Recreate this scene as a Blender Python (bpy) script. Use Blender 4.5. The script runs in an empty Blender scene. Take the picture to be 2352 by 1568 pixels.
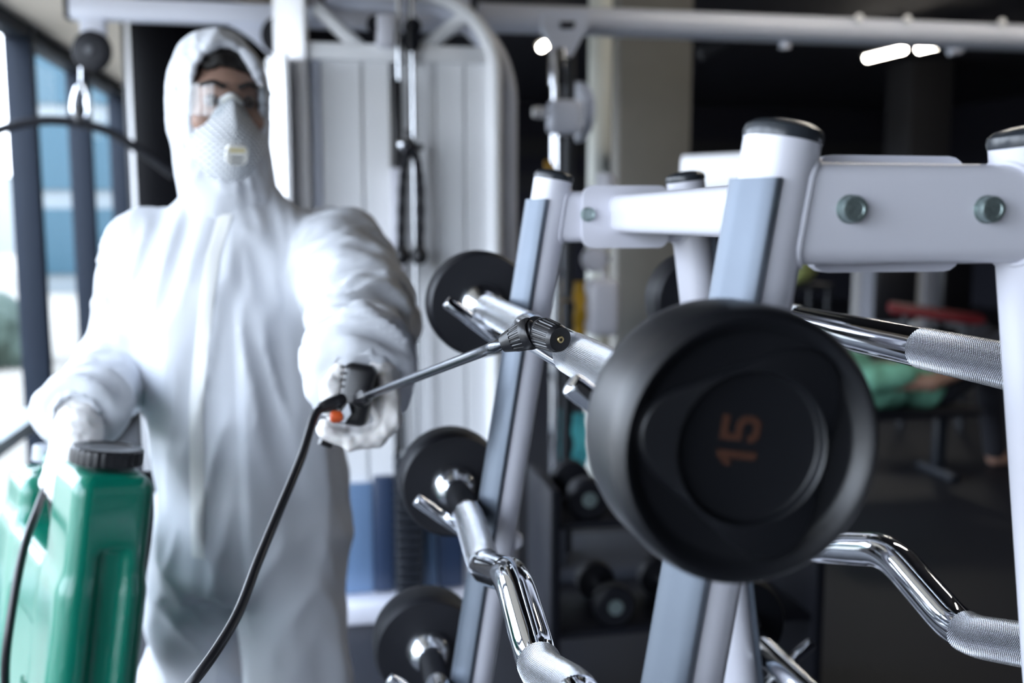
import bpy, bmesh, math, random
import numpy as np
from mathutils import Vector, Matrix
random.seed(4); np.random.seed(4)
scene = bpy.context.scene
COL = scene.collection
PI = math.pi

# ------------------------------------------------------------------ camera
PITCH, YAW, FPX = math.radians(6.96), math.radians(10.71), 2287.0
CAM = np.array([0.0, 0.0, 1.46])
_h = np.array([math.sin(YAW), math.cos(YAW), 0.0])
RGT = np.array([math.cos(YAW), -math.sin(YAW), 0.0])
FWD = _h * math.cos(PITCH) - np.array([0, 0, 1.0]) * math.sin(PITCH)
UPV = _h * math.sin(PITCH) + np.array([0, 0, 1.0]) * math.cos(PITCH)
cd = bpy.data.cameras.new('camera')
cam = bpy.data.objects.new('camera', cd); COL.objects.link(cam)
cam.matrix_world = Matrix(((RGT[0], UPV[0], -FWD[0], CAM[0]), (RGT[1], UPV[1], -FWD[1], CAM[1]),
                           (RGT[2], UPV[2], -FWD[2], CAM[2]), (0, 0, 0, 1)))
cd.sensor_width = 36.0; cd.lens = FPX / 2352 * 36.0
cd.clip_start = 0.02; cd.clip_end = 300
cd.dof.use_dof = True; cd.dof.focus_distance = 0.88; cd.dof.aperture_fstop = 3.5
scene.camera = cam

def P(px, py, d):            # point seen at photo pixel px,py at depth d along the camera axis
    return CAM + FWD * d + RGT * (px - 1176) / FPX * d + UPV * (784 - py) / FPX * d
def at(px, py, axis, v):     # point seen at photo pixel px,py on the world plane axis = v
    q = FWD + RGT * (px - 1176) / FPX + UPV * (784 - py) / FPX
    i = 'xyz'.index(axis); return CAM + q * ((v - CAM[i]) / q[i])

# ------------------------------------------------------------------ world, exposure
w = bpy.data.worlds.new('overcast_sky'); scene.world = w; w.use_nodes = True
nt = w.node_tree; bg = nt.nodes['Background']
tc = nt.nodes.new('ShaderNodeTexCoord'); sp = nt.nodes.new('ShaderNodeSeparateXYZ')
rp = nt.nodes.new('ShaderNodeValToRGB')
nt.links.new(tc.outputs['Generated'], sp.inputs[0]); nt.links.new(sp.outputs['Z'], rp.inputs[0])
rp.color_ramp.elements[0].position = 0.0; rp.color_ramp.elements[0].color = (0.84, 0.90, 1.0, 1)
rp.color_ramp.elements[1].position = 0.7; rp.color_ramp.elements[1].color = (0.70, 0.81, 1.0, 1)
nt.links.new(rp.outputs[0], bg.inputs['Color']); bg.inputs['Strength'].default_value = 5.6
scene.view_settings.view_transform = 'Standard'; scene.view_settings.look = 'None'
scene.view_settings.gamma = 1.0; scene.view_settings.use_curve_mapping = False
scene.view_settings.exposure = 0.95
scene.cycles.use_denoising = True
scene.cycles.max_bounces = 10; scene.cycles.transparent_max_bounces = 16
scene.cycles.caustics_reflective = False; scene.cycles.caustics_refractive = False
scene.cycles.sample_clamp_indirect = 6.0

WALLX, CEIL_LOW, CEIL = -1.50, 2.44, 3.45
Y0, Y1, XR = -6.0, 17.0, 11.0
SP = 1.25                      # spacing of the window mullions
MUL = [5.57 + SP * k for k in range(-8, 9)]
# light portals in the window openings (only guide the sampling of the sky)
for (a, b) in ((MUL[0], 1.0), (1.0, 5.0), (5.0, MUL[-1])):
    ld = bpy.data.lights.new('window_portal', 'AREA'); ld.shape = 'RECTANGLE'
    ld.size = b - a; ld.size_y = CEIL_LOW
    lo = bpy.data.objects.new('window_portal', ld); COL.objects.link(lo)
    lo.location = (WALLX - 0.12, (a + b) / 2, CEIL_LOW / 2)
    lo.rotation_euler = (PI / 2, 0, -PI / 2); ld.cycles.is_portal = True

# ------------------------------------------------------------------ materials
def mat(name, col, rough=0.5, metal=0.0, spec=0.5, var=None, bump=None, coat=0.0, trans=0.0, sss=0.0, aniso=0.0):
    m = bpy.data.materials.new(name); m.use_nodes = True
    t = m.node_tree; b = t.nodes['Principled BSDF']; L = t.links
    b.inputs['Base Color'].default_value = (*col, 1); b.inputs['Roughness'].default_value = rough
    b.inputs['Metallic'].default_value = metal; b.inputs['Specular IOR Level'].default_value = spec
    b.inputs['Coat Weight'].default_value = coat
    if coat: b.inputs['Coat Roughness'].default_value = 0.12
    if trans: b.inputs['Transmission Weight'].default_value = trans
    if sss:
        b.inputs['Subsurface Weight'].default_value = sss; b.inputs['Subsurface Radius'].default_value = (0.01, 0.006, 0.004)
        b.inputs['Subsurface Scale'].default_value = 0.5
    tc = t.nodes.new('ShaderNodeTexCoord')
    if var:                    # (scale, amount): soft colour and gloss variation
        n = t.nodes.new('ShaderNodeTexNoise'); n.inputs['Scale'].default_value = var[0]; n.inputs['Detail'].default_value = 4
        L.new(tc.outputs['Object'], n.inputs['Vector'])
        mx = t.nodes.new('ShaderNodeMix'); mx.data_type = 'RGBA'
        k = var[1]
        mx.inputs[6].default_value = (*[c * (1 - k) for c in col], 1); mx.inputs[7].default_value = (*[min(1, c * (1 + k)) for c in col], 1)
        L.new(n.outputs['Fac'], mx.inputs[0]); L.new(mx.outputs[2], b.inputs['Base Color'])
    if bump:                   # (scale, strength, distance)
        n = t.nodes.new('ShaderNodeTexNoise'); n.inputs['Scale'].default_value = bump[0]; n.inputs['Detail'].default_value = 5
        L.new(tc.outputs['Object'], n.inputs['Vector'])
        bp = t.nodes.new('ShaderNodeBump'); bp.inputs['Strength'].default_value = bump[1]; bp.inputs['Distance'].default_value = bump[2]
        L.new(n.outputs['Fac'], bp.inputs['Height']); L.new(bp.outputs[0], b.inputs['Normal'])
    return m
def emis(name, col, s):
    m = bpy.data.materials.new(name); m.use_nodes = True
    b = m.node_tree.nodes['Principled BSDF']; b.inputs['Base Color'].default_value = (*col, 1)
    b.inputs['Emission Color'].default_value = (*col, 1); b.inputs['Emission Strength'].default_value = s
    return m
def clear(name, tint, gloss=0.06, rough=0.02):
    m = bpy.data.materials.new(name); m.use_nodes = True; t = m.node_tree
    t.nodes.remove(t.nodes['Principled BSDF']); out = t.nodes['Material Output']
    tr = t.nodes.new('ShaderNodeBsdfTransparent'); tr.inputs[0].default_value = (*tint, 1)
    gl = t.nodes.new('ShaderNodeBsdfGlossy'); gl.inputs['Roughness'].default_value = rough
    fr = t.nodes.new('ShaderNodeFresnel'); fr.inputs[0].default_value = 1.45
    mp = t.nodes.new('ShaderNodeMath'); mp.operation = 'ADD'; mp.inputs[1].default_value = gloss - 0.04; mp.use_clamp = True
    mx = t.nodes.new('ShaderNodeMixShader')
    ge = t.nodes.new('ShaderNodeNewGeometry'); iv = t.nodes.new('ShaderNodeMath'); iv.operation = 'SUBTRACT'; iv.inputs[0].default_value = 1.0
    ml = t.nodes.new('ShaderNodeMath'); ml.operation = 'MULTIPLY'      # reflect at the front face only
    t.links.new(ge.outputs['Backfacing'], iv.inputs[1])
    t.links.new(fr.outputs[0], mp.inputs[0]); t.links.new(mp.outputs[0], ml.inputs[0]); t.links.new(iv.outputs[0], ml.inputs[1])
    t.links.new(ml.outputs[0], mx.inputs[0])
    t.links.new(tr.outputs[0], mx.inputs[1]); t.links.new(gl.outputs[0], mx.inputs[2]); t.links.new(mx.outputs[0], out.inputs[0])
    return m
def grid_mat(name, col, dark, rough, metal, nu, nv, bump_d, thr=0.5, bstr=1.0):
    """diagonal cross-hatched relief driven by the UV map (knurling, knitted mask shell)"""
    m = bpy.data.materials.new(name); m.use_nodes = True; t = m.node_tree; L = t.links
    b = t.nodes['Principled BSDF']; b.inputs['Roughness'].default_value = rough; b.inputs['Metallic'].default_value = metal
    uv = t.nodes.new('ShaderNodeUVMap'); s = t.nodes.new('ShaderNodeSeparateXYZ'); L.new(uv.outputs[0], s.inputs[0])
    def M(op, a, bb=None):
        n = t.nodes.new('ShaderNodeMath'); n.operation = op
        for i, v in enumerate((a, bb)):
            if v is None: continue
            if isinstance(v, (int, float)): n.inputs[i].default_value = v
            else: L.new(v, n.inputs[i])
        return n.outputs[0]
    a = M('MULTIPLY', s.outputs[0], nu); c = M('MULTIPLY', s.outputs[1], nv)
    h = []
    for op in ('ADD', 'SUBTRACT'):
        x = M(op, a, c); h.append(M('ABSOLUTE', M('SINE', M('MULTIPLY', x, PI))))
    hh = M('MINIMUM', h[0], h[1])
    bp = t.nodes.new('ShaderNodeBump'); bp.inputs['Strength'].default_value = bstr; bp.inputs['Distance'].default_value = bump_d
    L.new(hh, bp.inputs['Height']); L.new(bp.outputs[0], b.inputs['Normal'])
    r = t.nodes.new('ShaderNodeValToRGB'); r.color_ramp.elements[0].color = (*dark, 1); r.color_ramp.elements[1].color = (*col, 1)
    r.color_ramp.elements[1].position = thr
    L.new(hh, r.inputs[0]); L.new(r.outputs[0], b.inputs['Base Color'])
    return m

M_ = {}
M_['white_paint'] = mat('white_powder_coat', (0.70, 0.70, 0.765), 0.28, coat=0.25, bump=(260, 0.04, 0.001))
M_['gloss_white'] = mat('gloss_white_shroud', (0.93, 0.93, 0.95), 0.25, coat=0.3)
M_['shade_paint'] = mat('shaded_machine_paint', (0.05, 0.055, 0.07), 0.6, spec=0.25)  # pale base paint, darkened because the base stands in shade
M_['shade_blue'] = mat('blue_shade_tint', (0.17, 0.27, 0.44), 0.3, var=(2, 0.08))  # blue tint paints the shade on the pale lower panels
M_['pale_paint'] = mat('pale_machine_paint', (0.95, 0.955, 0.97), 0.35, coat=0.15, var=(1.5, 0.03))
M_['lav_paint'] = mat('lavender_grey_paint', (0.70, 0.73, 0.83), 0.35, coat=0.2)
M_['chrome'] = mat('chrome', (0.86, 0.88, 0.92), 0.055, 1.0, bump=(40, 0.012, 0.002))
M_['chrome_soft'] = mat('satin_chrome', (0.75, 0.77, 0.80), 0.2, 1.0)
M_['alu'] = mat('satin_grey_aluminium', (0.105, 0.125, 0.155), 0.36, 0.5, var=(30, 0.08), bump=(90, 0.03, 0.001))
M_['rubber'] = mat('black_rubber', (0.006, 0.0065, 0.0085), 0.40, spec=0.6, bump=(180, 0.05, 0.001), var=(6, 0.12))
M_['rubber_far'] = mat('matte_black_rubber', (0.006, 0.0065, 0.0095), 0.5, spec=0.32, bump=(150, 0.05, 0.001))
M_['cap'] = mat('black_plastic_cap', (0.03, 0.035, 0.042), 0.25, var=(40, 0.1))
M_['black'] = mat('black_plastic', (0.012, 0.012, 0.014), 0.28, bump=(300, 0.03, 0.0005))
M_['black_matte'] = mat('black_matte_plastic', (0.007, 0.0075, 0.011), 0.5, spec=0.2)
M_['orange'] = mat('orange_number_paint', (0.05, 0.016, 0.007), 0.6, var=(60, 0.2))
M_['zinc'] = mat('zinc_plated_steel', (0.34, 0.42, 0.41), 0.42, 0.85, var=(300, 0.5), bump=(420, 0.5, 0.001))
M_['steel_tube'] = mat('dark_steel_tube', (0.15, 0.16, 0.18), 0.25, 1.0, bump=(60, 0.02, 0.001))
M_['brass'] = mat('brass', (0.62, 0.48, 0.24), 0.25, 1.0)
M_['hole'] = mat('dark_bore', (0.01, 0.008, 0.006), 0.6)
M_['knurl'] = grid_mat('knurled_chrome', (0.80, 0.82, 0.86), (0.48, 0.50, 0.54), 0.24, 1.0, 46, 390, 0.0012, 0.45)
M_['suit'] = mat('white_nonwoven_coverall', (0.66, 0.68, 0.72), 0.62, spec=0.35, bump=(70, 0.10, 0.004), sss=0.0)
M_['placket'] = mat('ivory_zip_flap', (0.84, 0.84, 0.82), 0.6, bump=(90, 0.1, 0.002))
M_['glove'] = mat('white_latex', (0.80, 0.775, 0.755), 0.48, bump=(120, 0.12, 0.002), sss=0.1)
M_['skin'] = mat('skin', (0.37, 0.225, 0.17), 0.5, sss=0.15, var=(20, 0.08), bump=(200, 0.05, 0.001))
M_['hair'] = mat('dark_brown_hair', (0.009, 0.007, 0.006), 0.55, bump=(140, 0.4, 0.003))
M_['mask'] = grid_mat('knitted_respirator_shell', (0.88, 0.90, 0.92), (0.10, 0.13, 0.16), 0.65, 0.0, 6.5, 6.5, 0.003, 0.36)  # second colour paints the shade inside the knit holes
M_['mask_plain'] = mat('respirator_felt', (0.80, 0.83, 0.85), 0.7, bump=(150, 0.1, 0.001))
M_['valve'] = mat('exhale_valve_plastic', (0.80, 0.78, 0.72), 0.4)
M_['valve_y'] = mat('yellow_valve_mark', (0.70, 0.60, 0.28), 0.5)
M_['strap'] = mat('grey_elastic', (0.12, 0.13, 0.13), 0.7)
M_['iris'] = mat('dark_iris', (0.03, 0.02, 0.015), 0.15)
M_['sclera'] = mat('eye_white', (0.13, 0.11, 0.105), 0.25)
M_['goggle'] = clear('clear_polycarbonate', (0.93, 0.95, 0.96), 0.09)
M_['goggle_rim'] = mat('clear_rim', (0.62, 0.68, 0.72), 0.15, trans=0.5)
M_['tank'] = mat('green_polyethylene', (0.001, 0.165, 0.105), 0.28, spec=0.5, coat=0.45, bump=(40, 0.05, 0.002), var=(4, 0.06))
M_['red'] = mat('orange_red_plastic', (0.55, 0.085, 0.02), 0.35)
M_['grey_plastic'] = mat('grey_plastic', (0.42, 0.44, 0.48), 0.3)
M_['floor'] = mat('black_rubber_floor', (0.0085, 0.0095, 0.015), 0.55, var=(60, 0.3), bump=(120, 0.1, 0.002))
M_['ceil_dark'] = mat('black_painted_ceiling', (0.010, 0.010, 0.018), 0.8)
M_['soffit'] = mat('beige_plaster', (0.86, 0.78, 0.68), 0.85, bump=(40, 0.05, 0.002))
M_['wall_dark'] = mat('charcoal_wall', (0.014, 0.015, 0.026), 0.8, var=(1.2, 0.2))
M_['band'] = mat('grey_wall_band', (0.028, 0.028, 0.032), 0.8)
M_['concrete'] = mat('concrete', (0.27, 0.26, 0.24), 0.85, var=(3, 0.18), bump=(30, 0.15, 0.004))
M_['frame'] = mat('anthracite_window_frame', (0.012, 0.018, 0.030), 0.55, spec=0.2, var=(3, 0.08))
M_['gasket'] = mat('pale_frame_edge', (0.42, 0.47, 0.47), 0.5)
M_['glass'] = clear('window_glass', (0.955, 0.97, 0.98), 0.05)
M_['gloss_black'] = mat('gloss_black_column', (0.0012, 0.0012, 0.002), 0.5, spec=0.02)
M_['beige_post'] = mat('cream_painted_post', (0.85, 0.87, 0.80), 0.5)
M_['navy'] = mat('navy_shroud', (0.03, 0.05, 0.10), 0.35)
M_['stack'] = mat('weight_plate_iron', (0.014, 0.017, 0.024), 0.45, var=(30, 0.2))
M_['lamp'] = emis('fluorescent_tube', (1.0, 0.93, 0.82), 22.0)
M_['green_shirt'] = mat('green_cotton', (0.17, 0.43, 0.30), 0.8, bump=(60, 0.2, 0.003))
M_['trouser'] = mat('dark_trousers', (0.012, 0.013, 0.02), 0.8)
M_['yellow'] = mat('yellow_rubber', (0.52, 0.30, 0.02), 0.5)
M_['teal'] = mat('teal_towel_cloth', (0.10, 0.55, 0.60), 0.8, bump=(200, 0.3, 0.002))
M_['redpad'] = mat('red_vinyl', (0.20, 0.014, 0.02), 0.4)
M_['vinyl'] = mat('black_vinyl', (0.012, 0.012, 0.016), 0.4)
M_['lime'] = mat('lime_ball_rubber', (0.42, 0.48, 0.18), 0.45)
M_['ground'] = mat('pale_paving', (0.29, 0.265, 0.225), 0.9, var=(0.6, 0.1))
M_['b_wall'] = mat('pale_facade', (0.20, 0.225, 0.235), 0.7, var=(0.5, 0.05))
M_['b_glass'] = mat('teal_facade_glass', (0.035, 0.085, 0.115), 0.3, spec=0.3)
M_['hedge'] = mat('hedge_leaves', (0.06, 0.09, 0.07), 0.8)
M_['car'] = mat('grey_car_paint', (0.18, 0.22, 0.26), 0.2, coat=0.5)
M_['tyre'] = mat('tyre_rubber', (0.02, 0.02, 0.02), 0.8)

# ------------------------------------------------------------------ geometry helpers
class G:
    def __init__(s): s.v = []; s.f = []; s.uv = []; s.n = 0
    def add(s, v, f, uv=None):
        v = np.asarray(v, float); n = s.n
        s.v.append(v); s.n += len(v)
        for i, q in enumerate(f):
            s.f.append(tuple(int(k) + n for k in q)); s.uv.append(uv[i] if uv else None)
        return s
def bm_add(g, bm):
    bm.verts.index_update()
    g.add([v.co[:] for v in bm.verts], [[v.index for v in f.verts] for f in bm.faces]); bm.free(); return g
def frame_from(d):
    d = np.asarray(d, float); d = d / np.linalg.norm(d)
    a = np.array([0, 0, 1.0]) if abs(d[2]) < 0.9 else np.array([0, 1.0, 0])
    u = np.cross(a, d); u /= np.linalg.norm(u); return u, np.cross(d, u), d
def box(g, lo, hi, bev=0.0, seg=2, M=None):
    """axis-aligned (or transformed by 3x3 M about its centre) box with rounded edges"""
    lo = np.array(lo, float); hi = np.array(hi, float); c = (lo + hi) / 2; s = hi - lo
    bm = bmesh.new(); bmesh.ops.create_cube(bm, size=1)
    for v in bm.verts: v.co = Vector((v.co[0] * s[0], v.co[1] * s[1], v.co[2] * s[2]))
    if bev > 0: bmesh.ops.bevel(bm, geom=list(bm.edges), offset=min(bev, 0.49 * min(s)), segments=seg, profile=0.5, affect='EDGES')
    for v in bm.verts:
        q = np.array(v.co[:])
        if M is not None: q = M @ q
        v.co = Vector(q + c)
    return bm_add(g, bm)
def fillet(pts, r, n=6):
    pts = [np.asarray(p, float) for p in pts]; out = [pts[0]]
    for i in range(1, len(pts) - 1):
        a, b, c = pts[i - 1], pts[i], pts[i + 1]
        d1, d2 = a - b, c - b; l1, l2 = np.linalg.norm(d1), np.linalg.norm(d2)
        k = min(r, 0.45 * l1, 0.45 * l2); p, q = b + d1 / l1 * k, b + d2 / l2 * k
        for t in np.linspace(0, 1, n): out.append((1 - t) ** 2 * p + 2 * t * (1 - t) * b + t * t * q)
    out.append(pts[-1]); return out
def smooth_path(pts, n=8):
    pts = [np.asarray(p, float) for p in pts]; q = [2 * pts[0] - pts[1]] + pts + [2 * pts[-1] - pts[-2]]; out = []
    for i in range(1, len(q) - 2):
        for t in np.linspace(0, 1, n, endpoint=False):
            a, b, c, d = q[i - 1], q[i], q[i + 1], q[i + 2]
            out.append(0.5 * (2 * b + (c - a) * t + (2 * a - 5 * b + 4 * c - d) * t * t + (3 * b - a - 3 * c + d) * t ** 3))
    out.append(pts[-1]); return out
def tube(g, pts, r, seg=16, cap=True, sy=1.0):
    pts = [np.asarray(p, float) for p in pts]; n = len(pts)
    rr = [r] * n if np.isscalar(r) else list(r)
    t = [(pts[min(i + 1, n - 1)] - pts[max(i - 1, 0)]) for i in range(n)]; t = [q / np.linalg.norm(q) for q in t]
    u, v, _ = frame_from(t[0]); V = []; acc = [0.0]
    for i in range(1, n): acc.append(acc[-1] + np.linalg.norm(pts[i] - pts[i - 1]))
    for i in range(n):
        u = u - t[i] * (u @ t[i]); u /= np.linalg.norm(u); v = np.cross(t[i], u)
        for k in range(seg):
            a = 2 * PI * k / seg; V.append(pts[i] + rr[i] * (math.cos(a) * u + sy * math.sin(a) * v))
    F = []; UV = []
    for i in range(n - 1):
        for k in range(seg):
            k2 = (k + 1) % seg
            F.append((i * seg + k, i * seg + k2, (i + 1) * seg + k2, (i + 1) * seg + k))
            UV.append(((k / seg, acc[i]), ((k + 1) / seg, acc[i]), ((k + 1) / seg, acc[i + 1]), (k / seg, acc[i + 1])))
    if cap:
        F.append(tuple(range(seg - 1, -1, -1))); UV.append(None); F.append(tuple((n - 1) * seg + k for k in range(seg))); UV.append(None)
    return g.add(V, F, UV)
def lathe(g, prof, o, d, seg=40, mod=None):
    """prof: (radius, offset along d); mod(k, seg, i) scales a radius (flutes)"""
    u, v, d = frame_from(d); o = np.asarray(o, float); V = []; F = []; UV = []; n = len(prof)
    for i, (r, z) in enumerate(prof):
        for k in range(seg):
            a = 2 * PI * k / seg; q = r * (mod(k, seg, i) if mod else 1.0)
            V.append(o + d * z + q * (math.cos(a) * u + math.sin(a) * v))
    for i in range(n - 1):
        for k in range(seg):
            k2 = (k + 1) % seg; F.append((i * seg + k, i * seg + k2, (i + 1) * seg + k2, (i + 1) * seg + k))
            UV.append(((k / seg, prof[i][1]), ((k + 1) / seg, prof[i][1]), ((k + 1) / seg, prof[i + 1][1]), (k / seg, prof[i + 1][1])))
    if prof[0][0] > 1e-6: F.append(tuple(range(seg - 1, -1, -1))); UV.append(None)
    if prof[-1][0] > 1e-6: F.append(tuple((n - 1) * seg + k for k in range(seg))); UV.append(None)
    return g.add(V, F, UV)
def prism(g, poly, p0, p1):
    """polygon of 3-D offsets swept from p0 to p1"""
    poly = np.asarray(poly, float); n = len(poly)
    V = np.vstack([poly + p0, poly + p1])
    F = [(k, (k + 1) % n, n + (k + 1) % n, n + k) for k in range(n)] + [tuple(range(n - 1, -1, -1)), tuple(range(n, 2 * n))]
    return g.add(V, F)
def rrect(w_, h_, r, n=5):
    out = []
    for cx, cy, a0 in ((w_ / 2 - r, h_ / 2 - r, 0), (-w_ / 2 + r, h_ / 2 - r, PI / 2), (-w_ / 2 + r, -h_ / 2 + r, PI), (w_ / 2 - r, -h_ / 2 + r, 1.5 * PI)):
        for k in range(n): a = a0 + PI / 2 * k / (n - 1); out.append((cx + r * math.cos(a), cy + r * math.sin(a)))
    return out
def ellipsoid(g, c, r, seg=20, rings=12, M=None):
    V = []; F = []
    for i in range(rings + 1):
        th = PI * i / rings
        for k in range(seg):
            a = 2 * PI * k / seg; q = np.array([r[0] * math.sin(th) * math.cos(a), r[1] * math.sin(th) * math.sin(a), r[2] * math.cos(th)])
            V.append((M @ q if M is not None else q) + np.asarray(c))
    for i in range(rings):
        for k in range(seg):
            k2 = (k + 1) % seg; F.append((i * seg + k, (i + 1) * seg + k, (i + 1) * seg + k2, i * seg + k2))
    return g.add(V, F)

WL = {}
def obj(name, g, m, parent=None, kind=None, label=None, cat=None, group=None, sharp=38, smooth=True):
    me = bpy.data.meshes.new(name); V = np.vstack(g.v).copy()
    L0 = WL.get(parent.name, np.zeros(3)) if parent else np.zeros(3)
    if not parent and kind != 'structure' and cat:
        L0 = np.array([(V[:, 0].min() + V[:, 0].max()) / 2, (V[:, 1].min() + V[:, 1].max()) / 2, V[:, 2].min()])
    me.from_pydata((V - L0).tolist(), [], g.f); me.update()
    if any(u is not None for u in g.uv):
        ul = me.uv_layers.new(name='UVMap'); k = 0; arr = np.zeros(2 * len(me.loops))
        for f, u in zip(g.f, g.uv):
            if u is not None:
                for j, q in enumerate(u): arr[2 * (k + j)] = q[0]; arr[2 * (k + j) + 1] = q[1]
            k += len(f)
        ul.data.foreach_set('uv', arr)
    bm = bmesh.new(); bm.from_mesh(me); bmesh.ops.recalc_face_normals(bm, faces=bm.faces); bm.to_mesh(me); bm.free()
    if smooth:
        me.polygons.foreach_set('use_smooth', [True] * len(me.polygons))
        if sharp: me.set_sharp_from_angle(angle=math.radians(sharp))
    me.materials.append(M_[m] if isinstance(m, str) else m)
    o = bpy.data.objects.new(name, me); COL.objects.link(o)
    if parent: o.parent = parent; WL[o.name] = L0
    else: o.location = L0; WL[o.name] = L0
    tag(o, label, cat, group, kind); return o
def tag(o, label=None, cat=None, group=None, kind=None):
    for k, v in (('label', label), ('category', cat), ('group', group), ('kind', kind)):
        if v: o[k] = v
    return o
def thing(name, loc, label, cat, group=None):
    o = bpy.data.objects.new(name, None); o.empty_display_size = 0.05; COL.objects.link(o)
    o.location = loc; WL[o.name] = np.array(loc, float); return tag(o, label, cat, group)
def copy_tree(o, parent=None):
    c = o.copy(); COL.objects.link(c); c.parent = parent
    for ch in list(o.children): copy_tree(ch, c)
    return c

# ---- signed-distance modelling: one continuous skin for bodies, gloves, the tank
def hashn(ix, iy, iz, s):
    h = (ix * 374761393 + iy * 668265263 + iz * 1440662683 + s * 974634541) & 0xffffffff
    h = ((h ^ (h >> 13)) * 1274126177) & 0xffffffff
    h = ((h ^ (h >> 16)) * 2246822519) & 0xffffffff
    return (h & 0xffffff) / float(0xffffff)
def vnoise(p, s=0):
    i = np.floor(p).astype(np.int64); f = p - i; u = f * f * f * (f * (f * 6 - 15) + 10); r = 0
    for a in (0, 1):
        for b in (0, 1):
            for c in (0, 1):
                wgt = (u[:, 0] if a else 1 - u[:, 0]) * (u[:, 1] if b else 1 - u[:, 1]) * (u[:, 2] if c else 1 - u[:, 2])
                r = r + wgt * hashn(i[:, 0] + a, i[:, 1] + b, i[:, 2] + c, s)
    return r * 2 - 1
def ridge(p, s=0): return 1 - 2 * np.abs(vnoise(p, s))
def cone(p, a, b, r0, r1):
    a = np.asarray(a, float); b = np.asarray(b, float); ab = b - a
    t = np.clip(((p - a) @ ab) / (ab @ ab), 0, 1); return np.linalg.norm(p - a - t[:, None] * ab, axis=1) - (r0 + (r1 - r0) * t)
def ell(p, c, r, M=None):
    q = p - np.asarray(c, float)
    if M is not None: q = q @ M          # columns of M are the local axes
    r = np.asarray(r, float); k0 = np.linalg.norm(q / r, axis=1); k1 = np.linalg.norm(q / (r * r), axis=1) + 1e-9
    return k0 * (k0 - 1) / k1
def rbox(q, h, r):
    d = np.abs(q) - (np.asarray(h, float) - r)
    return np.linalg.norm(np.maximum(d, 0), axis=1) + np.minimum(d.max(1), 0) - r
def smin(a, b, k):
    h = np.clip(0.5 + 0.5 * (b - a) / k, 0, 1); return b + (a - b) * h - k * h * (1 - h)
def smax(a, b, k): return -smin(-a, -b, k)
def chain(p, pts, rs, k=0.004):
    d = None
    for i in range(len(pts) - 1):
        c = cone(p, pts[i], pts[i + 1], rs[i], rs[i + 1]); d = c if d is None else smin(d, c, k)
    return d
def nets(fn, lo, hi, h):
    lo = np.array(lo, float); n = np.ceil((np.array(hi) - lo) / h).astype(int) + 1
    ax = [lo[i] + h * np.arange(n[i]) for i in range(3)]; D = np.empty(tuple(n))
    yy, zz = np.meshgrid(ax[1], ax[2], indexing='ij'); yz = np.stack([yy.ravel(), zz.ravel()], 1); st = max(1, 300000 // len(yz))
    for i in range(0, n[0], st):
        xs = ax[0][i:i + st]; p = np.empty((len(xs) * len(yz), 3)); p[:, 0] = np.repeat(xs, len(yz)); p[:, 1:] = np.tile(yz, (len(xs), 1))
        D[i:i + st] = fn(p).reshape(len(xs), n[1], n[2])
    S = D < 0; cnt = np.zeros(tuple(n - 1), int)
    for a in (0, 1):
        for b in (0, 1):
            for c in (0, 1): cnt += S[a:n[0] - 1 + a, b:n[1] - 1 + b, c:n[2] - 1 + c]
    act = (cnt > 0) & (cnt < 8); idx = -np.ones(tuple(n - 1), int); cells = np.argwhere(act); idx[act] = np.arange(len(cells))
    acc = np.zeros((len(cells), 3)); num = np.zeros(len(cells))
    cor = [(a, b, c) for a in (0, 1) for b in (0, 1) for c in (0, 1)]
    val = {c: D[cells[:, 0] + c[0], cells[:, 1] + c[1], cells[:, 2] + c[2]] for c in cor}
    for c in cor:
        for axs in range(3):
            if c[axs]: continue
            e = list(c); e[axs] = 1; e = tuple(e); va, vb = val[c], val[e]; m = (va < 0) != (vb < 0)
            t = va[m] / (va[m] - vb[m]); q = np.tile(np.array(c, float), (m.sum(), 1)); q[:, axs] = t
            acc[m] += q; num[m] += 1
    V = lo + h * (cells + acc / num[:, None]); F = []
    for axs in range(3):
        sl0 = [slice(None)] * 3; sl1 = [slice(None)] * 3; sl0[axs] = slice(0, -1); sl1[axs] = slice(1, None)
        e = S[tuple(sl0)] != S[tuple(sl1)]; b, c = [k for k in range(3) if k != axs]
        q = np.argwhere(e); q = q[(q[:, b] > 0) & (q[:, c] > 0) & (q[:, b] < n[b] - 1) & (q[:, c] < n[c] - 1)]
        o = []
        for db, dc in ((1, 1), (0, 1), (0, 0), (1, 0)):
            k = q.copy(); k[:, b] -= db; k[:, c] -= dc; o.append(idx[k[:, 0], k[:, 1], k[:, 2]])
        F.append(np.stack(o, 1))
    F = np.vstack(F); F = F[(F >= 0).all(1)]
    return V, F
def grad(fn, V, e=0.003):
    N = np.stack([fn(V + np.eye(3)[i] * e) - fn(V - np.eye(3)[i] * e) for i in range(3)], 1)
    return N / (np.linalg.norm(N, axis=1)[:, None] + 1e-9)
def sdf_g(fn, lo, hi, h, disp=None):
    V, F = nets(fn, lo, hi, h)
    if disp is not None: V = V + grad(fn, V) * disp(V)[:, None]
    g = G(); g.v = [V]; g.n = len(V); g.f = [tuple(q) for q in F.tolist()]; g.uv = [None] * len(g.f); return g

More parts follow.
